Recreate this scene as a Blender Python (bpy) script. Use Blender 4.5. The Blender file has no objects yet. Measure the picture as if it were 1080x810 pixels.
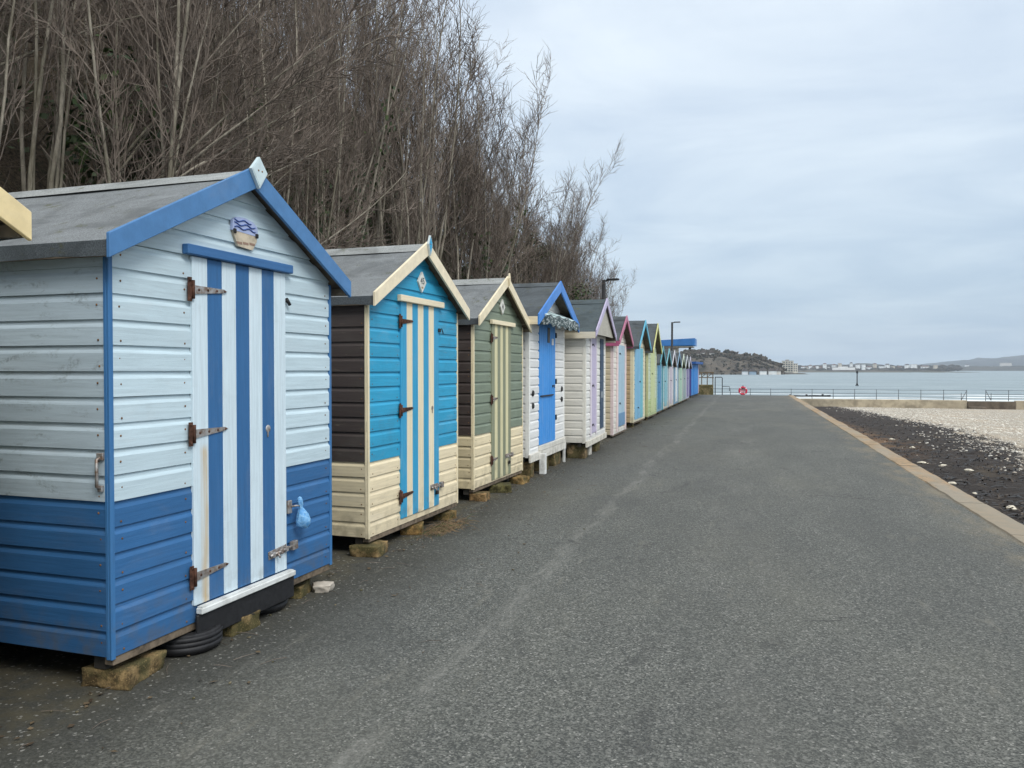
import bpy, bmesh, math, random
from mathutils import Vector, Matrix, noise
random.seed(7)
S = bpy.context.scene
COL = S.collection
R = math.radians

# ------------------------------------------------------------------ helpers
def lin(c):
    return tuple(((v/255)/12.92 if v/255 <= .04045 else ((v/255+.055)/1.055)**2.4) for v in c)

class MB:
    """collects faces, then builds ONE mesh object"""
    def __init__(s):
        s.v=[]; s.f=[]; s.m=[]; s.r=[]; s.s=[]
    def add(s, vs, fs, mat=0, rnd=0., smooth=False):
        o=len(s.v); s.v.extend([tuple(p) for p in vs])
        for f in fs:
            s.f.append([i+o for i in f]); s.m.append(mat); s.r.append(rnd); s.s.append(smooth)
    def quad(s,a,b,c,d,mat=0,rnd=0.): s.add([a,b,c,d],[(0,1,2,3)],mat,rnd)
    def box(s,x0,x1,y0,y1,z0,z1,mat=0,rnd=0.,bev=0.,M=None):
        vs=[];fs=[]
        if bev>0:
            bm=bmesh.new(); bmesh.ops.create_cube(bm,size=1)
            for v in bm.verts: v.co=Vector((v.co.x*(x1-x0),v.co.y*(y1-y0),v.co.z*(z1-z0)))
            bmesh.ops.bevel(bm,geom=bm.edges[:],offset=bev,segments=1,affect='EDGES',profile=.5)
            bm.verts.index_update()
            c=Vector(((x0+x1)/2,(y0+y1)/2,(z0+z1)/2))
            vs=[v.co+c for v in bm.verts]; fs=[[v.index for v in f.verts] for f in bm.faces]; bm.free()
        else:
            vs=[(x,y,z) for x in(x0,x1) for y in(y0,y1) for z in(z0,z1)]
            fs=[(0,1,3,2),(4,6,7,5),(0,4,5,1),(2,3,7,6),(0,2,6,4),(1,5,7,3)]
        if M is not None: vs=[M@Vector(p) for p in vs]
        s.add(vs,fs,mat,rnd)
    def prism(s,out,y0,y1,mat=0,rnd=0.,M=None):
        """outline in x,z pushed from y0 to y1"""
        n=len(out)
        vs=[(x,y0,z) for x,z in out]+[(x,y1,z) for x,z in out]
        fs=[tuple(range(n)),tuple(range(2*n-1,n-1,-1))]+[(i,i+n,(i+1)%n+n,(i+1)%n) for i in range(n)]
        if M is not None: vs=[M@Vector(p) for p in vs]
        s.add(vs,fs,mat,rnd)
    def tube(s,pts,rad,n=6,mat=0,caps=True,rnd=0.,smooth=True):
        vs=[];fs=[]; m=len(pts); pts=[Vector(p) for p in pts]
        if not hasattr(rad,'__len__'): rad=[rad]*m
        d=(pts[-1]-pts[0]); ref=Vector((0,0,1)) if abs(d.z)<.8*d.length else Vector((1,0,0))
        for i,p in enumerate(pts):
            t=(pts[min(i+1,m-1)]-pts[max(i-1,0)])
            a=t.cross(ref)
            if a.length<1e-9: a=t.orthogonal()
            a.normalize(); b=t.cross(a).normalized()
            for k in range(n):
                w=2*math.pi*k/n; vs.append(p+(a*math.cos(w)+b*math.sin(w))*rad[i])
        for i in range(m-1):
            for k in range(n):
                fs.append((i*n+k,i*n+(k+1)%n,(i+1)*n+(k+1)%n,(i+1)*n+k))
        if caps and n>2:
            fs.append(tuple(range(n-1,-1,-1))); fs.append(tuple(range((m-1)*n,m*n)))
        s.add(vs,fs,mat,rnd,smooth)
    def lathe(s,prof,n=24,M=None,mat=0,closed=False,wob=0):
        vs=[];fs=[];m=len(prof)
        for k in range(n):
            w=2*math.pi*k/n
            for r,z in prof:
                q=1+wob*noise.noise(Vector((math.cos(w)*2,math.sin(w)*2,z*30)))
                vs.append(Vector((r*q*math.cos(w),r*q*math.sin(w),z)))
        for k in range(n):
            for i in range(m if closed else m-1):
                j=(i+1)%m; fs.append((k*m+i,((k+1)%n)*m+i,((k+1)%n)*m+j,k*m+j))
        if M is not None: vs=[M@p for p in vs]
        s.add(vs,fs,mat,0,True)
    def build(s,name,mats,parent=None,recalc=True):
        me=bpy.data.meshes.new(name)
        me.from_pydata(s.v,[],s.f)
        if not isinstance(mats,(list,tuple)): mats=[mats]
        for m in mats: me.materials.append(m)
        me.polygons.foreach_set('material_index',s.m)
        me.polygons.foreach_set('use_smooth',s.s)
        if any(s.r):
            a=me.attributes.new('rnd','FLOAT','FACE'); a.data.foreach_set('value',s.r)
        if recalc and len(s.f)<60000:
            bm=bmesh.new(); bm.from_mesh(me); bmesh.ops.recalc_face_normals(bm,faces=bm.faces[:]); bm.to_mesh(me); bm.free()
        me.update()
        o=bpy.data.objects.new(name,me); COL.objects.link(o)
        if parent: o.parent=parent
        return o

def tag(o,label=None,cat=None,group=None,kind=None):
    if label: o['label']=label
    if cat: o['category']=cat
    if group: o['group']=group
    if kind: o['kind']=kind
    return o
def thing(name,label,cat,loc=(0,0,0),rotz=0,group=None):
    o=bpy.data.objects.new(name,None); COL.objects.link(o); o.empty_display_size=.1
    o.location=loc; o.rotation_euler=(0,0,rotz)
    return tag(o,label,cat,group)
def copy_thing(src,label=None):
    c=src.copy(); COL.objects.link(c)
    if label: c['label']=label
    for ch in list(src.children):
        k=ch.copy(); COL.objects.link(k); k.parent=c
        for g in ch.children:
            q=g.copy(); COL.objects.link(q); q.parent=k
    return c

# ------------------------------------------------------------------ materials
class NT:
    def __init__(s,m):
        s.t=m.node_tree; s.n=s.t.nodes; s.l=s.t.links
    def new(s,t,**k):
        n=s.n.new(t)
        for a,b in k.items(): setattr(n,a,b)
        return n
    def link(s,a,b): s.l.new(a,b)
    def math(s,op,a,b=None,c=None,clamp=False):
        n=s.new('ShaderNodeMath',operation=op); n.use_clamp=clamp
        for i,x in enumerate((a,b,c)):
            if x is None: continue
            if isinstance(x,(int,float)): n.inputs[i].default_value=x
            else: s.link(x,n.inputs[i])
        return n.outputs[0]
    def mix(s,fac,a,b,blend='MIX'):
        n=s.new('ShaderNodeMix',data_type='RGBA',blend_type=blend)
        for i,x in ((0,fac),(6,a),(7,b)):
            if isinstance(x,(int,float)): n.inputs[i].default_value=x
            elif isinstance(x,tuple): n.inputs[i].default_value=(*x[:3],1)
            else: s.link(x,n.inputs[i])
        return n.outputs[2]
    def noise(s,vec,scale,detail=4,rough=.55,dist=0):
        n=s.new('ShaderNodeTexNoise'); n.inputs['Scale'].default_value=scale; n.inputs['Detail'].default_value=detail
        n.inputs['Roughness'].default_value=rough; n.inputs['Distortion'].default_value=dist
        if vec is not None: s.link(vec,n.inputs['Vector'])
        return n.outputs['Fac']
    def voro(s,vec,scale,feature='F1',rand=1):
        n=s.new('ShaderNodeTexVoronoi',feature=feature); n.inputs['Scale'].default_value=scale; n.inputs['Randomness'].default_value=rand
        if vec is not None: s.link(vec,n.inputs['Vector'])
        return n
    def ramp(s,fac,p0,p1,v0=0.,v1=1.):
        n=s.new('ShaderNodeMapRange',interpolation_type='SMOOTHSTEP'); s.link(fac,n.inputs[0])
        for i,x in enumerate((p0,p1,v0,v1)): n.inputs[i+1].default_value=x
        return n.outputs[0]
    def scale(s,vec,sc):
        n=s.new('ShaderNodeVectorMath',operation='MULTIPLY'); s.link(vec,n.inputs[0]); n.inputs[1].default_value=sc; return n.outputs[0]
    def obj(s,rand=True):
        tc=s.new('ShaderNodeTexCoord').outputs['Object']
        if not rand: return tc
        oi=s.new('ShaderNodeObjectInfo').outputs['Random']
        r=s.math('MULTIPLY',oi,40.)
        n=s.new('ShaderNodeVectorMath',operation='ADD'); s.link(tc,n.inputs[0]); s.link(r,n.inputs[1]); return n.outputs[0]
    def sep(s,vec):
        n=s.new('ShaderNodeSeparateXYZ'); s.link(vec,n.inputs[0]); return n.outputs
    def bump(s,h,strength,dist,prev=None):
        n=s.new('ShaderNodeBump'); n.inputs['Strength'].default_value=strength; n.inputs['Distance'].default_value=dist
        s.link(h,n.inputs['Height'])
        if prev: s.link(prev,n.inputs['Normal'])
        return n.outputs[0]
def mat(name):
    m=bpy.data.materials.new(name); m.use_nodes=True; t=NT(m)
    b=t.n['Principled BSDF']; b.inputs['Specular IOR Level'].default_value=.3
    return m,t,b
CACHE={}
ALB=.92
def paint(rgb,grain='h',dirt=.35,rough=.6,rust=None,k=1.,old=0.,mould=0.):
    """painted timber: brush grain, grime, per-board variation, optional bare-wood wear"""
    key=('p',rgb,grain,dirt,rough,rust,k,old,mould)
    if key in CACHE: return CACHE[key]
    m,t,b=mat('painted_timber'); base=tuple(c*ALB*k for c in lin(rgb))
    ov=t.obj(); lo=t.obj(False)
    g=t.scale(ov,(2.,2.,45.) if grain=='h' else (45.,45.,2.) if grain=='v' else (8.,8.,8.))
    gr=t.noise(g,1.3,6,.6)
    big=t.noise(ov,2.1,5,.62,.4)
    c=t.mix(t.ramp(gr,.34,.70,0,.42),base,tuple(v*.66 for v in base))
    fd=t.noise(t.scale(ov,(1.6,1.6,6.)) if grain=='h' else t.scale(ov,(6.,6.,1.6)) if grain=='v' else ov,1.,6,.7,.8)
    c=t.mix(t.ramp(fd,.5,.72,0,.34),c,tuple(min(.9,.62*v+.30*max(base)) for v in base))
    fl=t.noise(t.scale(ov,(9.,9.,34.)) if grain=='h' else t.scale(ov,(34.,34.,9.)),1.,7,.78,.5)
    c=t.mix(t.ramp(fl,.665,.70,0,.55*min(1,dirt*2)),c,(.24,.20,.155))
    c=t.mix(t.math('MULTIPLY',t.ramp(t.noise(t.scale(ov,(5.,5.,11.)),1.,5,.7),.55,.74),.30*min(1,dirt*2)),c,tuple(.5*v+.04*q for v,q in zip(base,(.9,1.1,.6))))
    at=t.new('ShaderNodeAttribute',attribute_name='rnd').outputs['Fac']
    c=t.mix(t.math('MULTIPLY',at,.30),c,tuple(v*.58 for v in base))
    gm=t.math('MULTIPLY',t.ramp(big,.5,.75),t.ramp(gr,.32,.66,.3,1.))
    c=t.mix(t.math('MULTIPLY',gm,dirt),c,tuple(.35*v+.065*q for v,q in zip(base,(1.,.95,.8))))
    if mould:
        mo=t.noise(t.scale(ov,(2.4,2.4,9.)),1.,6,.75,1.2)
        mf=t.math('MULTIPLY',t.ramp(mo,.52,.66),t.ramp(t.noise(ov,60,3),.35,.6))
        c=t.mix(t.math('MULTIPLY',mf,mould),c,(.09,.095,.085))
    if old:
        w=t.noise(t.scale(ov,(3,3,30) if grain=='h' else (30,30,3)),1.6,7,.7,.6)
        c=t.mix(t.ramp(w,.63-.12*old,.78,0,old),c,(.21,.18,.14))
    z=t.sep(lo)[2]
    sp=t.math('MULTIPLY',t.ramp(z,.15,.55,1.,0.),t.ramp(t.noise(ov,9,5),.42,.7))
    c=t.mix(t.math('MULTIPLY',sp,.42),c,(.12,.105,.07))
    if rust:   # run of rust below a hinge: centre x, half width, top z
        x=t.sep(lo)[0]
        d=t.math('ABSOLUTE',t.math('SUBTRACT',t.math('ADD',x,t.math('MULTIPLY',t.math('SUBTRACT',t.noise(t.scale(lo,(2,2,3)),2.),.5),.03)),rust[0]))
        f=t.math('MULTIPLY',t.ramp(d,0,rust[1],1,0),t.ramp(z,rust[2]-.06,rust[2],1,0))
        f=t.math('MULTIPLY',f,t.ramp(t.noise(t.scale(lo,(70,70,2)),1.,4),.3,.62,.25,1))
        c=t.mix(t.math('MULTIPLY',f,.8),c,(.50,.33,.12))
    t.link(c,b.inputs['Base Color'])
    t.link(t.ramp(big,.3,.8,rough-.12,rough+.15),b.inputs['Roughness'])
    t.link(t.bump(fl,.35,.003,t.bump(gr,.35,.005)),b.inputs['Normal'])
    CACHE[key]=m; return m
def simple(name,rgb,rough=.7,metal=0.,var=.25,sc=12.,bump=.15,dist=.004,lo=None,spec=.3):
    key=('s',name,rgb,rough,metal,var,sc)
    if key in CACHE: return CACHE[key]
    m,t,b=mat(name); ov=t.obj(); n=t.noise(ov,sc,6,.62); n2=t.noise(ov,sc*.23,4)
    c=t.mix(t.ramp(n,.35,.7),rgb,lo or tuple(v*(1-var*1.6) for v in rgb))
    c=t.mix(t.ramp(n2,.45,.75,0,.6),c,tuple(v*(1-var) for v in rgb))
    t.link(c,b.inputs['Base Color']); b.inputs['Metallic'].default_value=metal; b.inputs['Roughness'].default_value=rough
    b.inputs['Specular IOR Level'].default_value=spec
    t.link(t.bump(n,bump,dist),b.inputs['Normal']); CACHE[key]=m; return m

def felt_material(rgb):
    key=('felt',rgb)
    if key in CACHE: return CACHE[key]
    m,t,b=mat('mineral_felt'); ov=t.obj(); base=lin(rgb)
    f=t.noise(ov,150,3,.75); big=t.noise(t.scale(ov,(1,1,1)),2.6,6,.65,.8); st=t.noise(t.scale(ov,(14,2,14)),1.,5,.6)
    c=t.mix(t.ramp(f,.35,.68),tuple(v*.60 for v in base),tuple(v*1.30 for v in base))
    c=t.mix(t.ramp(big,.42,.68,0,.8),c,tuple(v*.52 for v in base))
    c=t.mix(t.ramp(st,.5,.75,0,.35),c,tuple(v*1.5 for v in base))
    c=t.mix(t.ramp(t.noise(ov,8,7,.75),.56,.68,0,.75),c,(.085,.088,.045))
    t.link(c,b.inputs['Base Color']); b.inputs['Roughness'].default_value=.92
    t.link(t.bump(f,.5,.003),b.inputs['Normal']); CACHE[key]=m; return m
FELT=felt_material((122,126,128)); FELT_DARK=felt_material((84,90,94))
RAWWOOD=simple('weathered_timber',(.20,.155,.11),.85,var=.4,sc=18)
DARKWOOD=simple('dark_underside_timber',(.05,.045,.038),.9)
RUST=simple('rusty_iron',(.12,.055,.035),.75,.3,.5,40)
GALV=simple('galvanised_steel',(.42,.41,.40),.5,.6,.4,30,lo=(.20,.13,.09))
BRASS=simple('dull_brass',(.30,.24,.16),.45,.7,.3,30)
BLACKIRON=simple('black_iron',(.03,.03,.032),.55,.2,.3,30)
RUBBER=simple('black_rubber',(.018,.018,.02),.6,0,.3,30,spec=.4)
NAILRUST=simple('nail_rust',(.22,.11,.04),.8,0,.4,60)
def mossy(rgb,name):
    key=('moss',rgb)
    if key in CACHE: return CACHE[key]
    m,t,b=mat(name); ov=t.obj(); n=t.noise(ov,14,7,.7,.3); n2=t.noise(ov,5,5,.6); f=t.noise(ov,90,3,.7)
    c=t.mix(t.ramp(n,.38,.6),rgb,tuple(v*.28 for v in rgb))
    c=t.mix(t.ramp(n2,.42,.58,0,.8),c,(.060,.058,.022))
    c=t.mix(t.ramp(f,.55,.75,0,.6),c,tuple(min(1,v*1.7) for v in rgb))
    t.link(c,b.inputs['Base Color']); b.inputs['Roughness'].default_value=.95
    t.link(t.bump(f,.6,.006,t.bump(n,.6,.015)),b.inputs['Normal']); CACHE[key]=m; return m
BLOCKM=mossy((.27,.185,.085),'mossy_concrete'); BLOCKG=mossy((.24,.205,.14),'grey_mossy_concrete')

# ------------------------------------------------------------------ beach huts
HUTS=[]
def shiplap(mb,z0,z1,bh,fn,rng,split,m_up,m_lo,detail=True):
    """overlapping boards; rng(z)->(a,b) ends, fn(s,out,z)->point"""
    z=z0; i=0; prev=None
    rr=random.Random(len(mb.v)+int(z1*1000))
    while z<z1-1e-4:
        top=min(z+bh,z1); mt=m_lo if (z+bh*.5)<split else m_up
        r=rr.random(); o=rr.uniform(-.0025,.0025); sag=rr.uniform(-.0035,.0035)
        prof=[(z,.002),(z+.0015,.014+o),(z+bh*.70,.0145+o),(z+bh*.76,.011+o),(z+bh*.84,.004),(z+bh*1.0,.002)] if detail else [(z,.002),(z+.003,.014),(z+bh*.75,.014),(z+bh,.002)]
        prof=[(min(p,z1),q) for p,q in prof]
        for (za,oa),(zb,ob) in zip(prof,prof[1:]):
            if zb-za<1e-6: continue
            a0,a1=rng(za); b0,b1=rng(zb)
            if a1-a0<.01: continue
            mb.quad(fn(a0,oa,za+sag*.5),fn(a1,oa,za-sag*.5),fn(b1,ob,zb-sag*.5),fn(b0,ob,zb+sag*.5),mt,r)
        z=top; i+=1

def t_hinge(x,z,L,parent,plate=RUST,strap=GALV,dz=0.):
    mb=MB()
    mb.box(x-.038,x-.008,-.034,-.026,z-.065,z+.065,0,bev=.002)
    mb.tube([(x,-.034,z-.05),(x,-.034,z+.05)],.009,8,0)
    mb.prism([(x+.004,z-.024),(x+L*.9,z-.010+dz),(x+L,z+dz),(x+L*.9,z+.010+dz),(x+.004,z+.024)],-.034,-.0275,1)
    for k in(.16,.42,.68,.92):
        mb.lathe([(0,.004),(.006,.003),(.008,0)],8,Matrix.Translation((x+L*k,-.034,z+dz*k))@Matrix.Rotation(R(90),4,'X'),0)
    for s in(-.05,.05): mb.lathe([(0,.004),(.006,.003),(.008,0)],8,Matrix.Translation((x-.023,-.034,z+s))@Matrix.Rotation(R(90),4,'X'),0)
    return mb.build('hinge',[plate,strap],parent)
def slide_bolt(x,z,L,parent,m=GALV,tilt=0.,name='bolt'):
    mb=MB(); M=Matrix.Translation((x,0,z))@Matrix.Rotation(tilt,4,'Y')@Matrix.Translation((-x,0,-z))
    mb.box(x-L*.62,x+L*.05,-.032,-.0265,z-.026,z+.026,0,bev=.002,M=M)
    mb.tube([M@Vector((x-L*.6,-.042,z)),M@Vector((x+L*.38,-.042,z))],.009,8,0)
    for k in(-.5,-.2,.0): mb.box(x+L*k-.012,x+L*k+.012,-.054,-.0322,z-.016,z+.016,0,bev=.003,M=M)
    mb.box(x+L*.2,x+L*.4,-.056,-.026,z-.028,z+.028,0,bev=.003,M=M)
    mb.tube([M@Vector((x-L*.34,-.044,z)),M@Vector((x-L*.34,-.06,z-.03))],.007,6,0)
    return mb.build(name,[m],parent)
def padlock(x,z,parent):
    mb=MB(); mb.box(x-.02,x+.02,-.058,-.036,z-.05,z-.01,0,bev=.004)
    mb.tube([(x+.014*math.cos(w),-.047,z-.012+.022*math.sin(w)) for w in [math.pi*k/6 for k in range(7)]],.004,6,1)
    return mb.build('padlock',[BLACKIRON,GALV],parent)
def latch(x,z,parent,m=BLACKIRON):
    mb=MB(); mb.box(x-.03,x+.02,-.04,-.026,z-.018,z+.018,0,bev=.003); mb.tube([(x+.02,-.045,z+.02),(x+.045,-.05,z-.03)],.006,6,0)
    return mb.build('latch',[m],parent)

def hut(label,X,Y,ang,w=1.9,d=2.05,z0=.17,eave=2.16,ridge=2.66,fo=.10,so=.10,bh=.124,
        up=(200,220,230),lo=None,sup=None,slo=None,split=0.,trim=None,barge=(70,120,180),fascia=None,
        bargeh=.115,felt=None,door=None,lintel=None,finial=None,detail=2,lean=0.,dirt=.3,old=0.,bearer=True,mould=0.,
        nails=False,gable=None,name='beach_hut',trimw=.022,kside=1.):
    h=thing(name,label,'beach hut',(X,Y,0),R(90-ang),'beach huts along the promenade')
    h.rotation_euler[1]=0
    sup=sup or up; lo=lo or up; slo=slo or lo
    c=w/2; sl=(ridge-eave)/(c)
    bh=(eave-z0)/round((eave-z0)/bh)
    m_f=[paint(up,'h',dirt,old=old),paint(lo,'h',dirt*.8,old=old),NAILRUST]
    m_s=[paint(sup,'h',dirt*1.6,old=old,mould=mould,k=kside),paint(slo,'h',dirt,old=old),NAILRUST]
    def hw(z): return (0,w) if z<=eave else (max(0,(z-eave)/sl),w-max(0,(z-eave)/sl))
    # front wall
    mb=MB(); shiplap(mb,z0,ridge-.01,bh,lambda s,o,z:(s,-o,z),hw,split,0,1,detail>0)
    if nails:
        n=int((eave-z0)/bh)
        for i in range(n):
            for x in (trimw+.045,(door['u0']-.05) if door else .4,w-trimw-.05):
                zz=z0+bh*i+bh*random.choice((.18,.5)); xx=x+random.uniform(-.006,.006)
                mb.lathe([(0,.003),(.0045,.002),(.006,0)],7,Matrix.Translation((xx,-.0145,zz))@Matrix.Rotation(R(90),4,'X'),2)
    mb.build('front_wall',m_f,h)
    # side walls
    for sx,nm in((0,-1),(w,1)):
        mb=MB(); shiplap(mb,z0,eave-.012,bh,lambda s,o,z:(sx+nm*o,s,z),lambda z:(0,d),split,0,1,detail>0)
        if nails and nm<0:
            for i in range(int((eave-z0)/bh)):
                for yy in (.05,.9):
                    mb.lathe([(0,.003),(.0045,.002),(.006,0)],7,Matrix.Translation((-.0145,yy+random.uniform(-.008,.008),z0+bh*i+bh*random.choice((.2,.55))))@Matrix.Rotation(R(-90),4,'Y'),2)
        mb.build('side_wall',m_s,h)
    mb=MB(); shiplap(mb,z0,ridge-.01,bh,lambda s,o,z:(s,d+o,z),hw,split,0,1,False); mb.build('back_wall',m_s,h)
    # floor and bearers
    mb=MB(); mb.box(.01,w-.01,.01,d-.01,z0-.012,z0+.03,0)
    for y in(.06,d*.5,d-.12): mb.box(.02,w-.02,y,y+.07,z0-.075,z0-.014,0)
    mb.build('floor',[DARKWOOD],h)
    if bearer:
        mb=MB(); mb.box(.004,w-.004,-.006,.05,z0-.045,z0-.003,0,bev=.004); mb.build('bearer',[RAWWOOD],h)
    # corner trims
    if trim:
        tm=paint(trim,'v',dirt*.8,old=old*.5)
        for x in (0,w):
            mb=MB()
            a,b=(-.017,trimw) if x==0 else (w-trimw,w+.017)
            mb.box(a,b,-.0175,-.002,z0-.012,eave-.02,0,bev=.003)
            mb.box(-.0168 if x==0 else w+.002,-.002 if x==0 else w+.0168,-.0015,.012+trimw*.6,z0-.012,eave-.03,0,bev=.003)
            mb.build('corner_trim',[tm],h)
    # roof: two felted slopes with boards beneath
    fm=felt or FELT
    rf=MB(); NX,NY=8,14
    zt=eave-sl*so+.035
    for sgn in(-1,1):
        g=[]
        for i in range(NX+1):
            u=i/NX; xx=c+sgn*(c+so)*(1-u); zz=zt+(ridge+.045-zt)*u
            row=[]
            for j in range(NY+1):
                yy=-fo+.001+(d+fo+.08)*j/NY
                wv=.005*noise.noise(Vector((xx*2.3+X*7,yy*2.3+Y,3.)))if 0<i<NX else 0
                sg=-.012*math.sin(math.pi*u)*math.sin(math.pi*j/NY)
                row.append((xx,yy,zz+wv+sg))
            g.append(row)
        vs=[p for r_ in g for p in r_]; n=NY+1
        rf.add(vs,[(i*n+j,i*n+j+1,(i+1)*n+j+1,(i+1)*n+j) for i in range(NX) for j in range(NY)],0,0,True)
        # felt turned down over the eave, slightly ragged
        e=g[0]; drop=.07
        lo_=[(p[0]-sgn*.004,p[1],p[2]-drop-.022*noise.noise(Vector((p[1]*3.5,X,Y)))) for p in e]
        rf.add(e+lo_,[(j,j+1,n+j+1,n+j) for j in range(NY)],1,0,False)
        # deck boards under the felt
        xs=c+sgn*(c+so-.004)
        rf.add([(xs,-fo,zt-.02),(c,-fo,ridge+.045-.022),(c,d+.07,ridge+.045-.022),(xs,d+.07,zt-.02)],[(0,1,2,3)],2)
        # eave batten
        a,b=sorted((xs-sgn*.002,xs-sgn*.03)); rf.box(a,b,-fo+.0,d+.06,zt-.072,zt-.024,2)
    # ridge strip
    vs=[];n=NY+1
    for off in(-.16,0,.16):
        for j in range(NY+1):
            yy=-fo-.001+(d+fo+.085)*j/NY
            vs.append((c+off,yy,ridge+.053-abs(off)*(ridge+.045-zt)/(c+so)+.002*noise.noise(Vector((yy*4,off*9,X)))))
    rf.add(vs,[(i*n+j,i*n+j+1,(i+1)*n+j+1,(i+1)*n+j) for i in range(2) for j in range(NY)],3,0,False)
    roof=rf.build('roof',[fm,FELT_DARK,simple('roof_deck_boards',(.16,.13,.095),.85),felt_material((150,153,152)) if fm is FELT else fm],h)
    if fascia:
        fmm=paint(fascia,'h',.3)
        for sgn in(-1,1):
            mb=MB(); xs=c+sgn*(c+so+.006); a,b=sorted((xs,xs+sgn*.022)); mb.box(a,b,-fo,d+.06,zt-.115,zt-.004,0,bev=.003); mb.build('fascia',[fmm],roof)
    # bargeboards
    bm_=paint(barge,'n',.15,rough=.5,old=old*.6)
    zr=ridge+.075; zl=zt+.03
    for sgn in(-1,1):
        mb=MB(); xe=c+sgn*(c+so+.012); s=(zr-zl)/(c+so+.012)
        xm=c+sgn*.001
        mb.prism([(xe,zl),(xe,zl-bargeh),(xm,zr-bargeh*1.15),(xm,zr)],-fo-.024,-fo-.002,0)
        o=mb.build('bargeboard',[bm_],h)
        bv=o.modifiers.new('b','BEVEL'); bv.width=.003; bv.segments=1
    if gable:
        mb=MB(); mb.prism([(-so*.6,zt-.03),(w+so*.6,zt-.03),(c,ridge+.0)],-fo+.03,-fo+.05,0); mb.build('gable_panel',[paint(gable,'h',.4)],h)
    # door
    if door:
        D=door; n=len(D['cols']); u0,u1,d0,d1=D['u0'],D['u1'],D['z0'],D['z1']
        cols=[]; 
        for q in D['cols']:
            if q not in cols: cols.append(q)
        mats=[paint(q,'v',.22,old=old*.6) for q in cols]
        idx=[cols.index(q) for q in D['cols']]
        if D.get('rust'):
            mats.append(paint(D['cols'][0],'v',.25,rust=D['rust'])); idx[0]=len(mats)-1
        mb=MB(); bw=(u1-u0)/n
        for i in range(n):
            mb.box(u0+i*bw+.0008,u0+(i+1)*bw-.0008,-.026+random.uniform(-.001,.001),-.002,d0,d1,idx[i],random.random()*.5,bev=.004 if detail>1 else 0)
        mb.box(u0+.002,u1-.002,-.0155,-.001,d0+.002,d1-.002,len(mats))
        dr=mb.build('door',mats+[DARKWOOD],h)
        for hz in D.get('hinges',()):
            t_hinge(u0-.002,hz,D.get('strap',.26),dr,*D.get('hm',(RUST,GALV)),dz=.012)
        for f,x,z in D.get('fit',()):
            if f=='bolt': slide_bolt(x,z,.26,dr)
            elif f=='latch': latch(x,z,dr)
            elif f=='lock':
                q=MB(); q.lathe([(0,.006),(.012,.006),(.02,.004),(.024,0)],16,Matrix.Translation((x,-.026,z))@Matrix.Rotation(R(90),4,'X'),0); q.box(x-.012,x-.002,-.034,-.026,z-.05,z-.012,0,bev=.002); q.build('lock',[GALV],dr)
            elif f=='padlock': padlock(x,z,dr)
        h['_door']=1
    if lintel:
        col,u0,u1,za,zb=lintel
        mb=MB(); mb.prism([(u0,za),(u1,za),(u1,zb),(u0,zb)],-.06,-.0155,0); o=mb.build('lintel',[paint(col,'h',.25)],h)
        bv=o.modifiers.new('b','BEVEL'); bv.width=.005
    if finial:
        col,edge,fw,zb,zt2=finial
        mb=MB(); zm=(zb+zt2)/2+.01
        mb.prism([(c,zb),(c+fw/2,zm),(c,zt2),(c-fw/2,zm)],-fo-.046,-fo-.026,0)
        mb.prism([(c,zb+.014),(c+fw/2-.009,zm),(c,zt2-.014),(c-fw/2+.009,zm)],-fo-.048,-fo-.0465,1)
        for dx in(-.014,.02): mb.lathe([(0,.003),(.005,.002),(.006,0)],8,Matrix.Translation((c+dx,-fo-.048,zm))@Matrix.Rotation(R(90),4,'X'),2)
        mb.build('finial',[paint(edge,'n',.2),paint(col,'n',.2),NAILRUST],h)
    HUTS.append((h,X,Y,w))
    if '_door' in h: del h['_door']
    return h,roof

WHT=(226,229,228); CRM=(222,208,168)
BL1=(56,108,160); LB=(202,222,231)
# hut nearest the camera: only the end of its cream bargeboard enters the picture
hut('beach hut at the near end of the row with only a cream bargeboard end showing',-2.9,.50,1.5,w=1.9,up=(214,206,180),lo=(214,206,180),barge=(240,218,168),trim=CRM,z0=.17,
    door=dict(u0=.55,u1=1.39,z0=.24,z1=2.15,cols=[CRM,(120,138,115)]*3+[CRM],hinges=(1.97,1.2,.42),fit=[]),lintel=(CRM,.48,1.44,2.155,2.21))
# 1
h1,r1=hut('light blue hut with royal blue base, bargeboards and blue and white striped door',-2.907,3.094,2.1,w=1.944,up=LB,lo=BL1,sup=(192,208,218),slo=(52,102,152),split=.92,
    trim=(62,116,168),trimw=.010,barge=(80,128,178),dirt=.22,mould=.45,nails=True,kside=.93,
    door=dict(u0=.542,u1=1.397,z0=.262,z1=2.158,cols=[(214,231,240),BL1]*3+[(214,231,240)],hinges=(1.977,1.198,.422),strap=.28,rust=(.630,.045,1.15),
        fit=[('lock',1.205,1.18),]),
    lintel=((60,108,160),.475,1.437,2.160,2.214),finial=((205,222,226),(205,222,226),.15,2.60,2.785))
mb=MB(); mb.box(.548,1.432,-.07,-.028,.218,.250,0,bev=.004); mb.box(.56,1.42,-.060,-.028,.2505,.257,0); mb.build('door_sill',[paint((225,228,226),'h',.3)],h1)
mb=MB(); mb.box(.536,1.440,-.052,-.030,.075,.216,0,bev=.006); mb.build('rubber_skirt',[RUBBER],h1)
slide_bolt(1.37,.40,.28,h1,tilt=R(-4)); 
mb=MB(); mb.box(1.405,1.445,-.036,-.0165,.615,.70,0,bev=.003); mb.tube([(1.43,-.036,.66),(1.445,-.065,.665),(1.47,-.072,.66)],.006,6,0); mb.build('hook',[GALV],h1)
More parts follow.
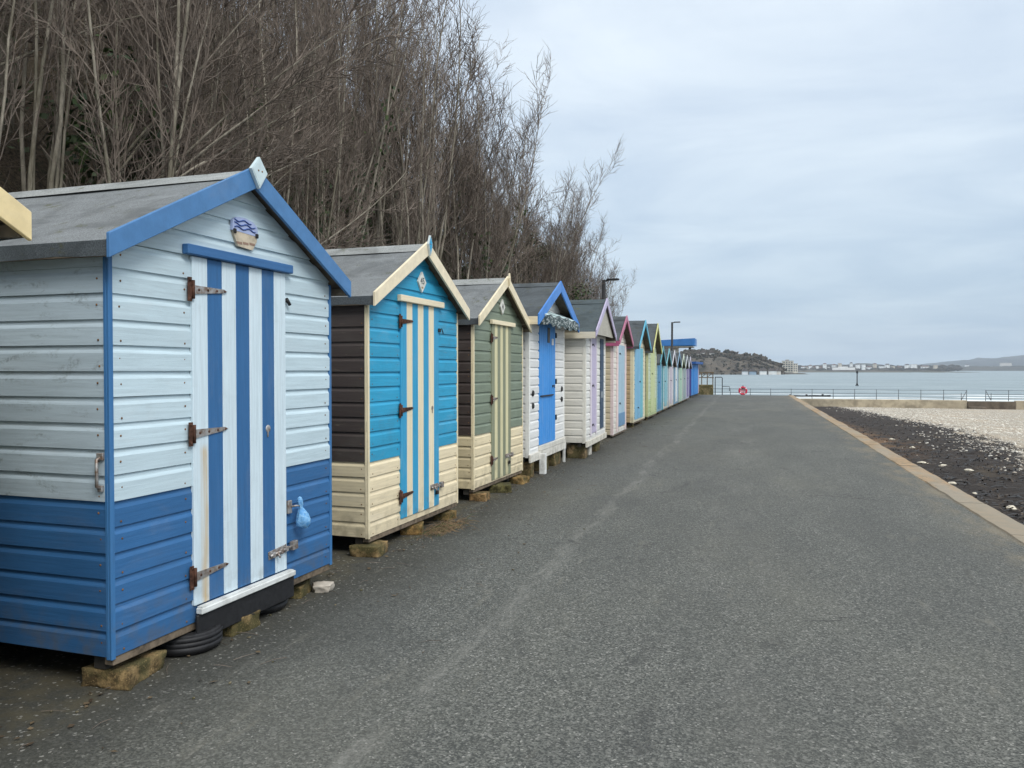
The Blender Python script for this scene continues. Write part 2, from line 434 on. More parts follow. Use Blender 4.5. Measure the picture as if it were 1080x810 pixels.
q=MB(); q.lathe([(0,.012),(.008,.012),(.012,.004),(.012,0)],8,Matrix.Translation((1.405,-.026,1.985))@Matrix.Rotation(R(90),4,'X'),0); q.tube([(1.40,-.03,2.0),(1.43,-.036,1.96)],.011,6,0); q.build('turn_button',[BLACKIRON],h1)
# side wall hook near the corner
mb=MB(); mb.tube([(-.02,.035,1.13),(-.045,.035,1.12),(-.045,.035,.99),(-.022,.035,.98)],.008,6,0); mb.box(-.03,-.0155,.015,.055,1.115,1.15,0,bev=.003); mb.box(-.03,-.0155,.02,.05,.965,.995,0,bev=.003); mb.build('side_bolt',[GALV],h1)
# boat-shaped sign
sg=MB()
sg.prism([(.885,2.325),(.92,2.265),(1.055,2.258),(1.095,2.315),(1.10,2.345),(.875,2.352)],-.032,-.016,0)
for k in range(3): sg.box(.905+.06*k,.955+.06*k,-.0335,-.0325,2.278+.004*k,2.292+.004*k,3)
sg.prism([(.868,2.352),(1.105,2.345),(1.10,2.40),(1.06,2.425),(.98,2.438),(.91,2.432),(.872,2.41)],-.034,-.017,1)
for k in range(3):
    sg.tube([(.885+.019*j,-.036,2.372+.021*k+.007*math.sin(j*1.15+k*1.3)) for j in range(11 if k<2 else 9)],.0042,5,2)
for x in(.885,1.09): sg.box(x-.014,x+.014,-.042,-.0345,2.335,2.362,4,bev=.004)
sg.build('sign',[simple('bleached_pine',(.58,.50,.38),.8,var=.25),paint((172,185,222),'n',.3),paint((70,95,160),'n',.2),simple('faded_lettering',(.30,.20,.15),.8),BLACKIRON],h1)
# 2
h2,r2=hut('turquoise hut with cream base, brown side wall and turquoise and cream striped door',-3.004,5.978,2.6,w=1.87,z0=.15,eave=2.15,ridge=2.66,up=(52,164,206),lo=(238,222,188),sup=(76,68,66),slo=(228,214,180),split=.772,
    trim=(238,224,190),trimw=.010,barge=(241,227,197),so=.075,dirt=.45,old=.45,mould=.0,nails=True,
    door=dict(u0=.56,u1=1.38,z0=.205,z1=2.15,cols=[(56,160,204),(240,227,196)]*3+[(56,160,204)],hinges=(1.973,1.178,.406),strap=.24,fit=[('bolt',1.33,.40),('padlock',1.29,.37),('latch',1.385,1.93),('lock',1.22,1.17)],hm=(RUST,RUST)),
    lintel=((241,227,197),.505,1.445,2.15,2.208),finial=((60,165,210),(215,225,225),.085,2.60,2.79))
def number_plaque(parent,x,z,txt,s,col):
    p=MB(); p.prism([(x,z-.085*s),(x+.075*s,z),(x,z+.085*s),(x-.075*s,z)],-.034,-.0165,0)
    o=p.build('number_plaque',[paint((228,228,220),'n',.3)],parent)
    if txt:
        cu=bpy.data.curves.new('t','FONT'); cu.body=txt; cu.size=.075*s; cu.extrude=.001; cu.align_x='CENTER'; cu.align_y='CENTER'
        to=bpy.data.objects.new('t',cu); COL.objects.link(to); dg=bpy.context.evaluated_depsgraph_get(); dg.update()
        me=bpy.data.meshes.new_from_object(to.evaluated_get(dg)); bpy.data.objects.remove(to)
        M=Matrix.Translation((x,-.0352,z+.008))@Matrix.Rotation(R(90),4,'X'); me.transform(M); me.materials.append(col)
        t_=bpy.data.objects.new('number',me); COL.objects.link(t_); t_.parent=o
        p=MB(); p.box(x-.02*s,x+.012*s,-.0362,-.0345,z-.052*s,z-.038*s,0); p.build('motif',[simple('tan_motif',(.40,.27,.15),.7)],o)
    else:
        p=MB(); p.prism([(x,z-.045),(x+.035,z),(x,z+.045),(x-.035,z)],-.0365,-.0345,0); p.build('motif',[simple('grey_motif',(.22,.22,.20),.7)],o)
number_plaque(h2,.99,2.365,'45',1.15,simple('dark_number',(.05,.07,.09),.6))
# 3
h3,r3=hut('sage green hut with cream base, brown side wall and sage and cream striped door',-3.05,8.76,2.,w=1.86,z0=.15,eave=2.14,ridge=2.65,up=(130,142,124),lo=(238,222,186),sup=(72,63,60),slo=(226,210,172),split=.75,
    trim=(236,221,184),trimw=.012,barge=(240,226,194),so=.08,dirt=.4,old=.35,nails=True,
    door=dict(u0=.585,u1=1.32,z0=.17,z1=2.10,cols=[(140,144,120),(222,214,172)]*3+[(140,144,120)],hinges=(1.93,1.17,.42),strap=.2,fit=[('bolt',1.24,.42),('padlock',1.2,.36)],hm=(RUST,GALV)),
    lintel=((240,226,194),.53,1.42,2.10,2.155),finial=((240,226,194),(240,226,194),.06,2.60,2.76))
number_plaque(h3,.975,2.34,None,1.15,None)
# 4
h4,r4=hut('tall white hut with bright blue door, blue bargeboards and a striped awning',-2.951,10.846,.6,w=2.15,z0=.30,eave=2.34,ridge=2.82,up=(240,240,238),trim=(240,240,235),trimw=.05,barge=(72,136,214),fascia=(226,212,184),
    fo=.20,so=.22,bargeh=.15,felt=FELT_DARK,dirt=.22,bearer=False,
    door=dict(u0=.53,u1=1.49,z0=.42,z1=2.26,cols=[(66,150,228)]*8,fit=[('latch',1.32,1.28)]))
mb=MB(); mb.box(.50,2.10,-.05,-.016,.34,.415,0,bev=.004); mb.box(-.03,2.17,-.045,-.016,.22,.335,0,bev=.004); mb.build('base_board',[paint((226,222,212),'h',.4)],h4)
for x,z in((1.50,2.08),(1.50,1.35),(1.50,.78)):
    mb=MB(); mb.box(x,x+.05,-.04,-.0165,z-.04,z+.04,0,bev=.004); mb.build('hinge',[BLACKIRON],h4)
mb=MB(); mb.box(.55,1.30,-.05,-.0275,1.135,1.155,0,bev=.003); mb.build('security_bar',[BLACKIRON],h4)
mb=MB(); mb.box(.98,1.12,-.034,-.0275,1.95,2.18,0,bev=.003); mb.build('door_sign',[simple('slate_sign',(.09,.10,.11),.6)],h4)
mb=MB(); mb.box(1.24,1.36,-.034,-.0275,1.92,2.02,0,bev=.003); mb.build('door_notice',[simple('white_notice',(.75,.75,.75),.6)],h4)
for x,z in((.18,1.20),(.18,1.02),(1.95,1.22),(1.95,1.05)):
    mb=MB(); mb.lathe([(0,.02),(.035,.02),(.045,.008),(.045,0)],12,Matrix.Translation((x,-.0155,z))@Matrix.Rotation(R(90),4,'X'),0); mb.build('wall_knob',[BLACKIRON],h4)
# striped awning with a patterned valance
aw=MB(); N=26
ridgep=[];mid=[];low=[]
for i in range(N+1):
    u=.06+2.02*i/N; wv=.02*math.sin(i*1.9)
    ridgep.append((u,-.03,2.43+.02*math.sin(i*.7)-.05*abs(i/N-.5))); mid.append((u,-.27+wv*.3,2.33+.015*math.sin(i*.9)-.05*abs(i/N-.5))); low.append((u,-.275+wv,2.17+.03*math.sin(i*1.3)))
aw.add(ridgep+mid,[(i,i+1,N+2+i,N+1+i) for i in range(N)],0,0,True)
aw.add(mid+low,[(i,i+1,N+2+i,N+1+i) for i in range(N)],1,0,True)
aw.add([ridgep[0],mid[0],low[0],(low[0][0],-.03,2.19)],[(0,1,2,3)],1); aw.add([ridgep[-1],mid[-1],low[-1],(low[-1][0],-.03,2.19)],[(0,1,2,3)],1)
m_aw,t,b=mat('awning_cloth'); lo_=t.obj(False); x=t.sep(lo_)[0]
st=t.math('GREATER_THAN',t.math('FRACT',t.math('MULTIPLY',x,3.1)),.78)
t.link(t.mix(t.math('MULTIPLY',st,.8),(.42,.52,.52),(.03,.07,.07)),b.inputs['Base Color']); b.inputs['Roughness'].default_value=.9
m_av,t,b=mat('patterned_valance'); lo_=t.obj(False); v=t.voro(t.scale(lo_,(1,1,1)),30); 
t.link(t.mix(t.ramp(v.outputs['Distance'],.25,.5),(.42,.46,.46),(.06,.085,.09)),b.inputs['Base Color']); b.inputs['Roughness'].default_value=.9
aw.build('awning',[m_aw,m_av],h4)
# 5
h5,r5=hut('white hut with lilac bargeboards, closed gable, lilac door and a dark navy panel',-2.65,13.44,-.6,w=2.1,z0=.28,eave=2.20,ridge=2.77,up=(238,237,232),sup=(234,230,219),trim=(234,230,218),trimw=.05,barge=(190,180,208),fascia=(222,212,190),
    fo=.20,so=.10,felt=felt_material((78,88,92)),gable=(184,179,166),dirt=.2,bearer=False,
    door=dict(u0=.50,u1=.98,z0=.40,z1=2.16,cols=[(196,186,212)]*4,hinges=(),fit=[('latch',.60,1.98),('latch',.60,1.25),('latch',.60,.55)]))
mb=MB(); mb.box(1.46,1.82,-.03,-.015,.42,2.12,0,bev=.004); mb.box(1.46,1.82,-.034,-.031,1.0,1.12,1); mb.build('navy_panel',[paint((58,78,102),'v',.3),paint((130,140,150),'v',.3)],h5)
mb=MB(); mb.box(.42,.50,-.034,-.015,.36,2.18,0,bev=.004); mb.box(.98,1.04,-.034,-.015,.36,2.18,0,bev=.004); mb.build('door_frame',[paint((222,214,224),'v',.2)],h5)
mb=MB(); mb.box(-.03,2.12,-.045,-.016,.20,.30,0,bev=.004); mb.build('base_board',[paint((222,216,202),'h',.5)],h5)
# 6
h6,r6=hut('tan hut with raspberry pink bargeboards and a pale blue door in a pink frame',-2.85,17.62,.6,w=1.86,z0=.08,eave=2.18,ridge=2.72,up=(234,228,218),sup=(218,203,174),trim=(232,212,210),trimw=.06,barge=(186,112,140),fascia=(176,90,126),
    fo=.16,so=.08,felt=FELT_DARK,detail=1,
    door=dict(u0=.62,u1=1.55,z0=.22,z1=2.10,cols=[(172,200,216)]*5,fit=[('latch',.8,1.9),('latch',.8,.75)]))
mb=MB(); mb.box(.42,.60,-.034,-.015,.12,2.14,0); mb.box(1.57,1.75,-.034,-.015,.12,2.14,0); mb.build('door_frame',[paint((234,214,212),'v',.2)],h6)
mb=MB(); mb.box(.62,1.55,-.036,-.0275,.22,.52,0); mb.build('kick_board',[paint((110,150,185),'v',.2)],h6)
# 7
h7,r7=hut('bare tan boarded hut with aqua bargeboards and an aqua painted door',-2.85,20.95,1.2,w=2.05,z0=.14,eave=2.15,ridge=2.82,up=(222,216,190),sup=(202,176,138),trim=(230,222,190),trimw=.10,barge=(92,182,212),fo=.17,so=.07,felt=FELT_DARK,detail=1,old=.15,
    door=dict(u0=.18,u1=1.62,z0=.20,z1=2.12,cols=[(128,184,216)]*4+[(116,188,204)]*2,fit=[('latch',1.0,1.2),('latch',.7,.5)]))
# 8
h8,r8=hut('lime green hut with pale yellow bargeboards and a lime door',-2.83,24.0,1.0,w=2.0,z0=.12,eave=2.12,ridge=2.90,up=(200,212,188),lo=(186,202,150),split=.6,sup=(170,176,150),trim=(206,210,160),trimw=.05,barge=(210,208,138),fo=.17,so=.08,felt=FELT_DARK,detail=1,
    door=dict(u0=.6,u1=1.5,z0=.2,z1=2.08,cols=[(200,210,158)]*5,fit=[('latch',.8,1.4)]))
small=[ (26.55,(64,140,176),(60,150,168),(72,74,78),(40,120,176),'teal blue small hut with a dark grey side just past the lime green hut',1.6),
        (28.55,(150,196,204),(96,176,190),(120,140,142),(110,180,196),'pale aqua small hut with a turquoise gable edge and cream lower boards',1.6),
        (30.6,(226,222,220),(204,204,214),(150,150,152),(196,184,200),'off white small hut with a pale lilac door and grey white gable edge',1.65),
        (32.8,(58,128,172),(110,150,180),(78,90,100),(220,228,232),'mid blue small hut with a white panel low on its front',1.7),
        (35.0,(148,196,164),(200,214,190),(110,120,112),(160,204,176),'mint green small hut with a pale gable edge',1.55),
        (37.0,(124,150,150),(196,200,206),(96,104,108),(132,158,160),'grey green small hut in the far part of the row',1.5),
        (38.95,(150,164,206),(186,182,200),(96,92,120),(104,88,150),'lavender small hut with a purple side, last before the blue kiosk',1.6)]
for i,(y,up,bg,sd,dc,lab,w) in enumerate(small):
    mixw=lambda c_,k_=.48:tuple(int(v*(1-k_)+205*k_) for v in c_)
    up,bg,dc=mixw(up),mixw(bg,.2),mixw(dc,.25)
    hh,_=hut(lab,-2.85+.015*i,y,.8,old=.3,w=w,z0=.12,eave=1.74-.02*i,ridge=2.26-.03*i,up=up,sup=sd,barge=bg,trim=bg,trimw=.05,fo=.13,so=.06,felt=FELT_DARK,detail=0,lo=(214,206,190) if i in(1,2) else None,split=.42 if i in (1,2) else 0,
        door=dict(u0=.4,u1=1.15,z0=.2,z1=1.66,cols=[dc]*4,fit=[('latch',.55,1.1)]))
    if i==3:
        mb=MB(); mb.box(.62,.92,-.04,-.0275,.35,.8,0); mb.build('panel',[paint((225,230,232),'v',.1)],hh)
# kiosk
kb=thing('kiosk','bright blue flat-roofed kiosk closing the far end of the hut row','kiosk',(-2.80,43.3,0),R(88.5))
mb=MB(); mb.box(0,4.4,0,1.9,.12,1.80,0)
for k in range(13): mb.box(-.012,4.412,-.014,-.001,.14+k*.127,.14+k*.127+.115,0)
mb.build('wall',[paint((50,138,214),'v',.3)],kb)
mb=MB(); mb.box(-.012,-.001,.001,1.9,.14,1.78,0); mb.build('side_panel',[paint((84,80,150),'v',.2)],kb)
mb=MB(); mb.box(-.18,4.75,-.25,2.05,1.805,1.93,0,bev=.01); mb.build('roof',[paint((30,88,160),'h',.3)],kb)
mb=MB(); mb.box(4.1,4.43,-.03,-.0145,.14,1.79,0); mb.build('end_panel',[paint((196,176,190),'v',.2)],kb)
mb=MB(); mb.box(1.2,2.6,-.03,-.0145,.2,1.7,0); mb.build('door',[paint((44,130,208),'v',.3)],kb)
mb=MB(); mb.box(.02,4.38,.02,1.88,0,.118,0); mb.build('plinth',[DARKWOOD],kb)

# ------------------------------------------------------------------ blocks, tyres and other things under the huts
def rough_block(w,d,h,seed,sub=6,amp=.012):
    bm=bmesh.new(); bmesh.ops.create_cube(bm,size=1)
    bmesh.ops.bevel(bm,geom=bm.edges[:],offset=.025,segments=1,affect='EDGES')
    bmesh.ops.subdivide_edges(bm,edges=bm.edges[:],cuts=sub,use_grid_fill=True)
    for v in bm.verts:
        p=Vector((v.co.x*w,v.co.y*d,(v.co.z+.5)*h)); q=p*9+Vector((seed*3.1,seed,0))
        v.co=p+Vector((noise.noise(q),noise.noise(q+Vector((9,0,0))),noise.noise(q+Vector((0,9,0)))*(.6 if p.z<h*.8 else .35)))*amp+Vector((noise.noise(q*4.1),noise.noise(q*4.1+Vector((4,0,0))),noise.noise(q*4.1+Vector((0,4,0)))*.5))*amp*.35
    me=bpy.data.meshes.new('block'); bm.to_mesh(me); bm.free()
    for p in me.polygons: p.use_smooth=True
    return me
blk=[0]
def block(x,y,w,d,h,rz,label,m=BLOCKM,name='concrete_block',z=0.,cat='block',amp=.022,sub=6,grp='blocks propping up the huts'):
    me=rough_block(w,d,h,blk[0],sub,amp); blk[0]+=1; me.materials.append(m)
    o=bpy.data.objects.new(name,me); COL.objects.link(o); o.location=(x,y,z-.006 if z==0 else z); o.rotation_euler=(0,0,R(rz))
    return tag(o,label,cat,grp)
block(-3.0,3.27,.27,.30,.098,8,'mossy ochre concrete block under the near corner of the blue and white hut')
block(-3.02,3.40,.12,.14,.030,3,'small grey packing slab on the mossy block under the near corner of the blue and white hut',BLOCKG,'packing_slab',.0925,'slab',.004,2)
block(-2.93,4.06,.22,.24,.10,-6,'ochre mossy block between the two tyres beneath the blue striped door')
block(-3.02,4.10,.10,.14,.036,-6,'pale wedge lying on the ochre block between the two tyres',simple('pale_concrete',(.5,.44,.34),.9),'packing_slab',.096,'wedge',.004,2)
block(-2.99,4.80,.20,.22,.088,12,'grey mossy block under the far corner of the blue and white hut',BLOCKM)
block(-3.02,4.83,.13,.15,.034,4,'thin grey slab topping the block under the far corner of the blue and white hut',BLOCKG,'packing_slab',.083,'slab',.004,2)
block(-2.83,4.94,.13,.11,.055,25,'broken white lump of concrete beside the far corner of the blue and white hut',simple('white_rubble',(.58,.52,.44),.9,var=.3),'rubble_lump',0,'rubble',.03)
block(-3.02,6.05,.24,.26,.095,4,'mossy block under the near corner of the turquoise hut')
block(-3.02,6.93,.20,.20,.10,20,'bright ochre block under the middle of the turquoise hut',mossy((.36,.22,.08),'ochre_block'))
block(-2.98,7.66,.18,.2,.085,-5,'ochre block under the far corner of the turquoise hut',mossy((.34,.21,.08),'ochre_block'))
block(-3.02,8.90,.2,.22,.095,3,'brown block under the near corner of the sage green hut',mossy((.32,.20,.09),'ochre_block'))
block(-2.98,9.62,.24,.3,.10,15,'rounded mossy green stone under the middle of the sage green hut',mossy((.13,.115,.045),'green_stone'),amp=.04)
block(-2.95,10.38,.2,.22,.095,-8,'ochre block under the far corner of the sage green hut',mossy((.36,.23,.09),'ochre_block'))
TIMB=mossy((.22,.155,.075),'weathered_block_timber')
for y,w,lab in((10.98,.16,'dark mossy timber block at the near corner of the blue doored hut'),(11.78,.30,'weathered timber block under the middle of the blue doored hut'),(12.55,.42,'broad weathered timber block under the far corner of the blue doored hut')):
    block(-3.02,y,.2,w,.235,0,lab,TIMB,'timber_block',amp=.006)
block(-2.82,13.63,.32,.26,.245,-1,'tan timber block at the near corner of the lilac gabled hut',mossy((.27,.19,.10),'tan_block'),'timber_block',amp=.006)
block(-2.74,14.2,.1,.2,.24,-1,'white painted block under the lilac door',simple('white_block',(.6,.57,.5),.9),'timber_block',amp=.006)
block(-2.78,14.9,.2,.35,.20,-1,'dark timber block under the far corner of the lilac gabled hut',TIMB,'timber_block',amp=.006)
block(-3.4,13.62,.2,.2,.245,-1,'dark timber block under the side wall of the lilac gabled hut',TIMB,'timber_block',amp=.006)
for y,lab in((18.9,'pink hut'),(21.2,'aqua gabled hut'),(22.7,'aqua gabled hut'),(24.2,'lime green hut'),(25.7,'lime green hut')):
    block(-2.97,y,.2,.25,.10,0,'low brown block propping the %s at its %s corner'%(lab,'near' if y in(21.2,24.2) else 'far'),TIMB)
for (hh,X,Y,w) in HUTS[9:]:
    nm=hh['label'].split(' small')[0]
    for s,f in(('near',.2),('far',w-.2)):
        block(X-.14,Y+f,.18,.2,.10,0,'low dark block under the %s corner of the %s small hut'%(s,nm),TIMB,sub=2)
mb=MB(); mb.box(-.045,.045,-.05,.05,0,.30,0,bev=.004); o=mb.build('white_post',[paint((232,232,228),'v',.3)]); o.location=(-2.87,11.38,0)
tag(o,'short square white post propping the front of the blue doored hut','post')
mb=MB(); mb.box(-.02,.02,-.02,.02,0,.30,0,bev=.003); o=mb.build('white_post',[paint((228,228,224),'v',.3)]); o.location=(-2.9,12.93,0)
tag(o,'thin white stake at the far corner of the blue doored hut','post')
def tyre(x,y,r,hgt,rz,label):
    t=thing('car_tyre',label,'tyre',(x,y,0),R(rz),'old tyres under the blue and white hut')
    mb=MB(); pr=[(r*.60,.01),(r*.80,.0),(r*.94,.012),(r*.985,.026)]
    zz=.030
    while zz<hgt-.034:
        pr+=[(r,zz),(r,zz+.018),(r*.975,zz+.0205),(r*.975,zz+.0235)]; zz+=.026
    pr+=[(r*.985,hgt-.026),(r*.94,hgt-.012),(r*.86,hgt-.004),(r*.84,hgt-.009),(r*.80,hgt-.002),(r*.60,hgt-.012),(r*.58,hgt*.5)]
    mb.lathe(pr,48,closed=True); mb.build('casing',[RUBBER],t)
    return t
tyre(-2.985,3.72,.19,.125,0,'black tyre lying flat under the near edge of the blue striped door')
tyre(-3.02,4.45,.185,.12,20,'black tyre lying flat further under the hut beyond the ochre block')
# blue bag knotted on the hook of hut 1
bag=MB(); M0=Matrix.Identity(4)
bag.lathe([(.0,-.155),(.03,-.15),(.046,-.125),(.050,-.10),(.042,-.06),(.022,-.025),(.012,-.008),(.011,.0),(.014,.012),(.02,.04),(.012,.062),(.0,.07)],22,mat=0,wob=.55)
m_bag,t,b=mat('blue_plastic_film'); ov=t.obj(); n=t.noise(ov,40,5,.6,.8); t.link(t.mix(t.ramp(n,.3,.7),(.10,.36,.75),(.32,.62,.92)),b.inputs['Base Color']); b.inputs['Roughness'].default_value=.3; b.inputs['Transmission Weight'].default_value=.25; t.link(t.bump(n,.8,.012),b.inputs['Normal'])
bg=bag.build('plastic_bag',[m_bag]); bg.location=h1.matrix_basis@Vector((1.485,-.075,.655)); bg.rotation_euler=(R(6),R(-8),R(20))
tag(bg,'small knotted blue plastic bag hanging beside the striped blue door','bag')
bg.scale=(.95,.95,.95)

# ------------------------------------------------------------------ promenade, kerb, beach
def road_z(y): return 0. if y<49 else -.065*(y-49)
rd=MB(); xs=[-5.6,-4,-2.6,-1,.8,2.36]; ys=[-14+i*1.5 for i in range(66)]
ys=[y for y in ys if y<=84]
vs=[(x,y,road_z(y)) for y in ys for x in xs]; n=len(xs)
rd.add(vs,[(j*n+i,j*n+i+1,(j+1)*n+i+1,(j+1)*n+i) for j in range(len(ys)-1) for i in range(n-1)])
m_road,t,b=mat('worn_tarmac'); p=t.obj(False); sx,sy,sz=t.sep(p)
v=t.voro(p,120.); vc=t.sep(v.outputs['Color'])[0]; vd=v.outputs['Distance']
v2=t.voro(p,78.); vc2=t.sep(v2.outputs['Color'])[1]
c=t.mix(t.ramp(vc,.1,.95),(.050,.0525,.048),(.152,.154,.138))
c=t.mix(t.ramp(vc2,.86,.97,0,.6),c,(.25,.245,.225))
c=t.mix(t.ramp(vc,.97,.99,0,.7),c,(.38,.37,.34))
c=t.mix(t.ramp(t.noise(p,28,4,.7),.45,.7,0,.45),c,(.042,.043,.040))
big=t.noise(t.scale(p,(1.,.35,1)),1.1,6,.6,.5)
c=t.mix(t.ramp(big,.35,.7,0,.34),c,(.052,.054,.052))
big2=t.noise(t.scale(p,(1.,.5,1)),.5,5,.6)
c=t.mix(t.ramp(big2,.45,.7,0,.30),c,(.150,.145,.118))
# pale gravelly wheel line
xo=t.math('ADD',sx,t.math('MULTIPLY',t.math('SUBTRACT',t.noise(t.scale(p,(.2,.5,1)),1.),.5),.35))
d=t.math('ABSOLUTE',t.math('ADD',xo,1.47))
c=t.mix(t.math('MULTIPLY',t.ramp(t.math('ADD',d,t.math('MULTIPLY',t.math('SUBTRACT',t.noise(p,9,5,.8),.5),.28)),.03,.12,1,0),t.ramp(t.noise(t.scale(p,(3,.6,1)),2.2,7,.8),.40,.66,0,.55)),c,(.215,.21,.19))
d2=t.math('ABSOLUTE',t.math('ADD',xo,.1))
c=t.mix(t.math('MULTIPLY',t.ramp(d2,.05,.5,1,0),t.ramp(t.noise(t.scale(p,(2,.4,1)),1.1,5,.65),.45,.75,0,.4)),c,(.17,.165,.15))
# damp, silty strip along the huts
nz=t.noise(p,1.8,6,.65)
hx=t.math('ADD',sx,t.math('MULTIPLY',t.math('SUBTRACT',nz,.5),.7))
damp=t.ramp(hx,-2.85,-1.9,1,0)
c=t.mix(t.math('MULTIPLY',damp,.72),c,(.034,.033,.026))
silt=t.math('MULTIPLY',t.ramp(hx,-3.0,-2.75,1,0),t.ramp(t.noise(p,5,6,.7),.38,.62))
c=t.mix(t.math('MULTIPLY',silt,.7),c,(.088,.076,.046))
grit=t.math('MULTIPLY',t.ramp(hx,-2.75,-2.2,1,0),t.ramp(t.sep(t.voro(p,85.).outputs['Color'])[0],.955,.985))
c=t.mix(t.math('MULTIPLY',grit,.65),c,(.34,.33,.30))
# blown sand near the kerb
sand=t.math('MULTIPLY',t.ramp(sx,1.75,2.4),t.ramp(t.noise(t.scale(p,(2.,.8,1)),1.4,6,.7),.40,.66))
c=t.mix(t.math('MULTIPLY',sand,.6),c,(.22,.18,.12))
# cracks
w=t.new('ShaderNodeVectorMath',operation='ADD'); nn=t.new('ShaderNodeTexNoise'); nn.inputs['Scale'].default_value=2.2; nn.inputs['Detail'].default_value=5; t.link(p,nn.inputs['Vector'])
t.link(p,w.inputs[0]); t.link(t.scale(nn.outputs['Color'],(.5,.5,0)),w.inputs[1])
ve=t.voro(t.scale(w.outputs[0],(.42,.62,1)),1.,'DISTANCE_TO_EDGE').outputs['Distance']
crk=t.math('MULTIPLY',t.ramp(ve,.003,.0065,1,0),t.ramp(t.noise(p,.55,3),.53,.62))
c=t.mix(t.math('MULTIPLY',crk,.5),c,(.02,.02,.02))
pt=t.voro(t.scale(p,(.28,.16,1)),1.); c=t.mix(t.math('MULTIPLY',t.sep(pt.outputs['Color'])[2],.20),c,(.05,.053,.056))
st_=t.noise(t.scale(p,(1.6,.9,1)),1.,6,.75,1.2); c=t.mix(t.ramp(st_,.57,.66,0,.38),c,(.040,.041,.040))
c=t.mix(t.ramp(t.noise(t.scale(p,(5.,1.2,1)),1.,6,.7,.4),.58,.74,0,.40),c,(.19,.18,.15))
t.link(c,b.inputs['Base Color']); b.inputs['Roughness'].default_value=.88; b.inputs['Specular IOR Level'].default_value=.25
t.link(t.bump(vd,.35,.004,t.bump(t.noise(p,30,4,.7),.25,.008)),b.inputs['Normal'])
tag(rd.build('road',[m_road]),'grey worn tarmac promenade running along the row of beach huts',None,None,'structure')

kb_=MB()
y=-12.; r_=random.Random(3)
while y<49:
    L=1.85; dz=r_.uniform(-.006,.006); dx=r_.uniform(-.012,.012)
    m_=10; top=[]; r0=r_.random()
    for j in range(m_+1):
        yy=y+.006+(L-.012)*j/m_; q=Vector((yy*1.7,3.,1.)); e0=.022*noise.noise(q)+.012*noise.noise(q*4); e1=.025*noise.noise(q+Vector((0,9,0)))+.014*noise.noise(q*5)
        zz=.012+dz+.004*noise.noise(q*3)
        top.append([(2.345+e0,yy,.0-.003),(2.36+e0,yy,zz),(2.50,yy,zz+.003*noise.noise(q*6)),(2.63+dx+e1,yy,zz-.004),(2.65+dx+e1,yy,zz-.02),(2.69+dx,yy,-1.6)])
    vs=[p for rw in top for p in rw]
    kb_.add(vs,[(j*6+i,j*6+i+1,(j+1)*6+i+1,(j+1)*6+i) for j in range(m_) for i in range(5)],0,r0)
    kb_.add(top[0]+[(2.345,y+.006,-1.6)],[tuple(range(7))],0,r0); kb_.add(top[-1]+[(2.345,y+L-.006,-1.6)],[tuple(range(7))],0,r0)
    y+=L
m_k,t,b=mat('beige_concrete'); p=t.obj(False); n1=t.noise(p,6,7,.7,.5); n2=t.noise(p,70,4,.7); n3=t.noise(t.scale(p,(3,.6,1)),1.,4)
at=t.new('ShaderNodeAttribute',attribute_name='rnd').outputs['Fac']
c=t.mix(t.ramp(n1,.38,.62),(.42,.265,.14),(.22,.165,.10)); c=t.mix(t.ramp(n2,.4,.7,0,.65),c,(.16,.13,.09)); c=t.mix(t.ramp(n3,.42,.62,0,.7),c,(.27,.245,.20)); c=t.mix(t.ramp(t.noise(t.scale(p,(9.,2.5,1)),1.,6,.75),.55,.7,0,.8),c,(.13,.115,.09)); c=t.mix(t.math('MULTIPLY',at,.45),c,(.26,.215,.15))
sy_=t.sep(p)[1]; c=t.mix(t.ramp(sy_,8,14,.75,0),c,(.24,.215,.17))
t.link(c,b.inputs['Base Color']); b.inputs['Roughness'].default_value=.95; t.link(t.bump(n2,.5,.006,t.bump(n1,.5,.012)),b.inputs['Normal'])
tag(kb_.build('kerb',[m_k]),'beige concrete kerb slabs between tarmac and beach',None,None,'structure')

def beach_z(x,y):
    base=-.12-.0245*max(y,-4) if y<84.5 else -2.19-.024*(y-84.5)
    wy=max(0,min(1,(y-47)/10)) if x<2.7 else 1
    n=.05*noise.noise(Vector((x*.45,y*.3,0)))+.02*noise.noise(Vector((x*1.7,y*1.1,5)))
    bd=7.0+min(1.8,max(0,y-24)*.12)
    weed=1/(1+math.exp((x-bd)*1.5))
    n+=weed*(.035*noise.noise(Vector((x*2.6,y*1.2,9)))+.03*noise.noise(Vector((x*6,y*2.4,2))))
    return base+n*min(1,max(.25,(x-2.7)*1.2))-.012*max(0,x-9)*.3
bc=MB(); xs=[];x=2.70
while x<75: xs.append(x); x+=.16 if x<8 else .35 if x<16 else 2.
ys=[];y=-6.
while y<150: ys.append(y); y+=.22 if y<26 else .5 if y<60 else 2.5
n=len(xs); bc.add([(x,y,beach_z(x,y)) for y in ys for x in xs],[(j*n+i,j*n+i+1,(j+1)*n+i+1,(j+1)*n+i) for j in range(len(ys)-1) for i in range(n-1)],0,0,True)
m_b,t,b=mat('shingle_and_seaweed'); p=t.obj(False); sx,sy,sz=t.sep(p)
bd=t.math('ADD',t.math('MINIMUM',t.math('MULTIPLY',t.math('MAXIMUM',t.math('SUBTRACT',sy,24.),0.),.12),1.8),7.0)
wob=t.math('MULTIPLY',t.math('SUBTRACT',t.noise(t.scale(p,(.5,.25,1)),1.4,6,.65),.5),4.2)
dx=t.math('ADD',t.math('SUBTRACT',sx,bd),wob)
weed=t.math('MULTIPLY',t.ramp(dx,-.9,.9,1,0),1.); weed=t.ramp(t.math('ADD',weed,t.math('MULTIPLY',t.math('SUBTRACT',t.noise(t.scale(p,(1.6,5.,1)),1.2,6,.75),.5),.9)),.3,.7)
v=t.voro(p,26.); vc=t.sep(v.outputs['Color']); 
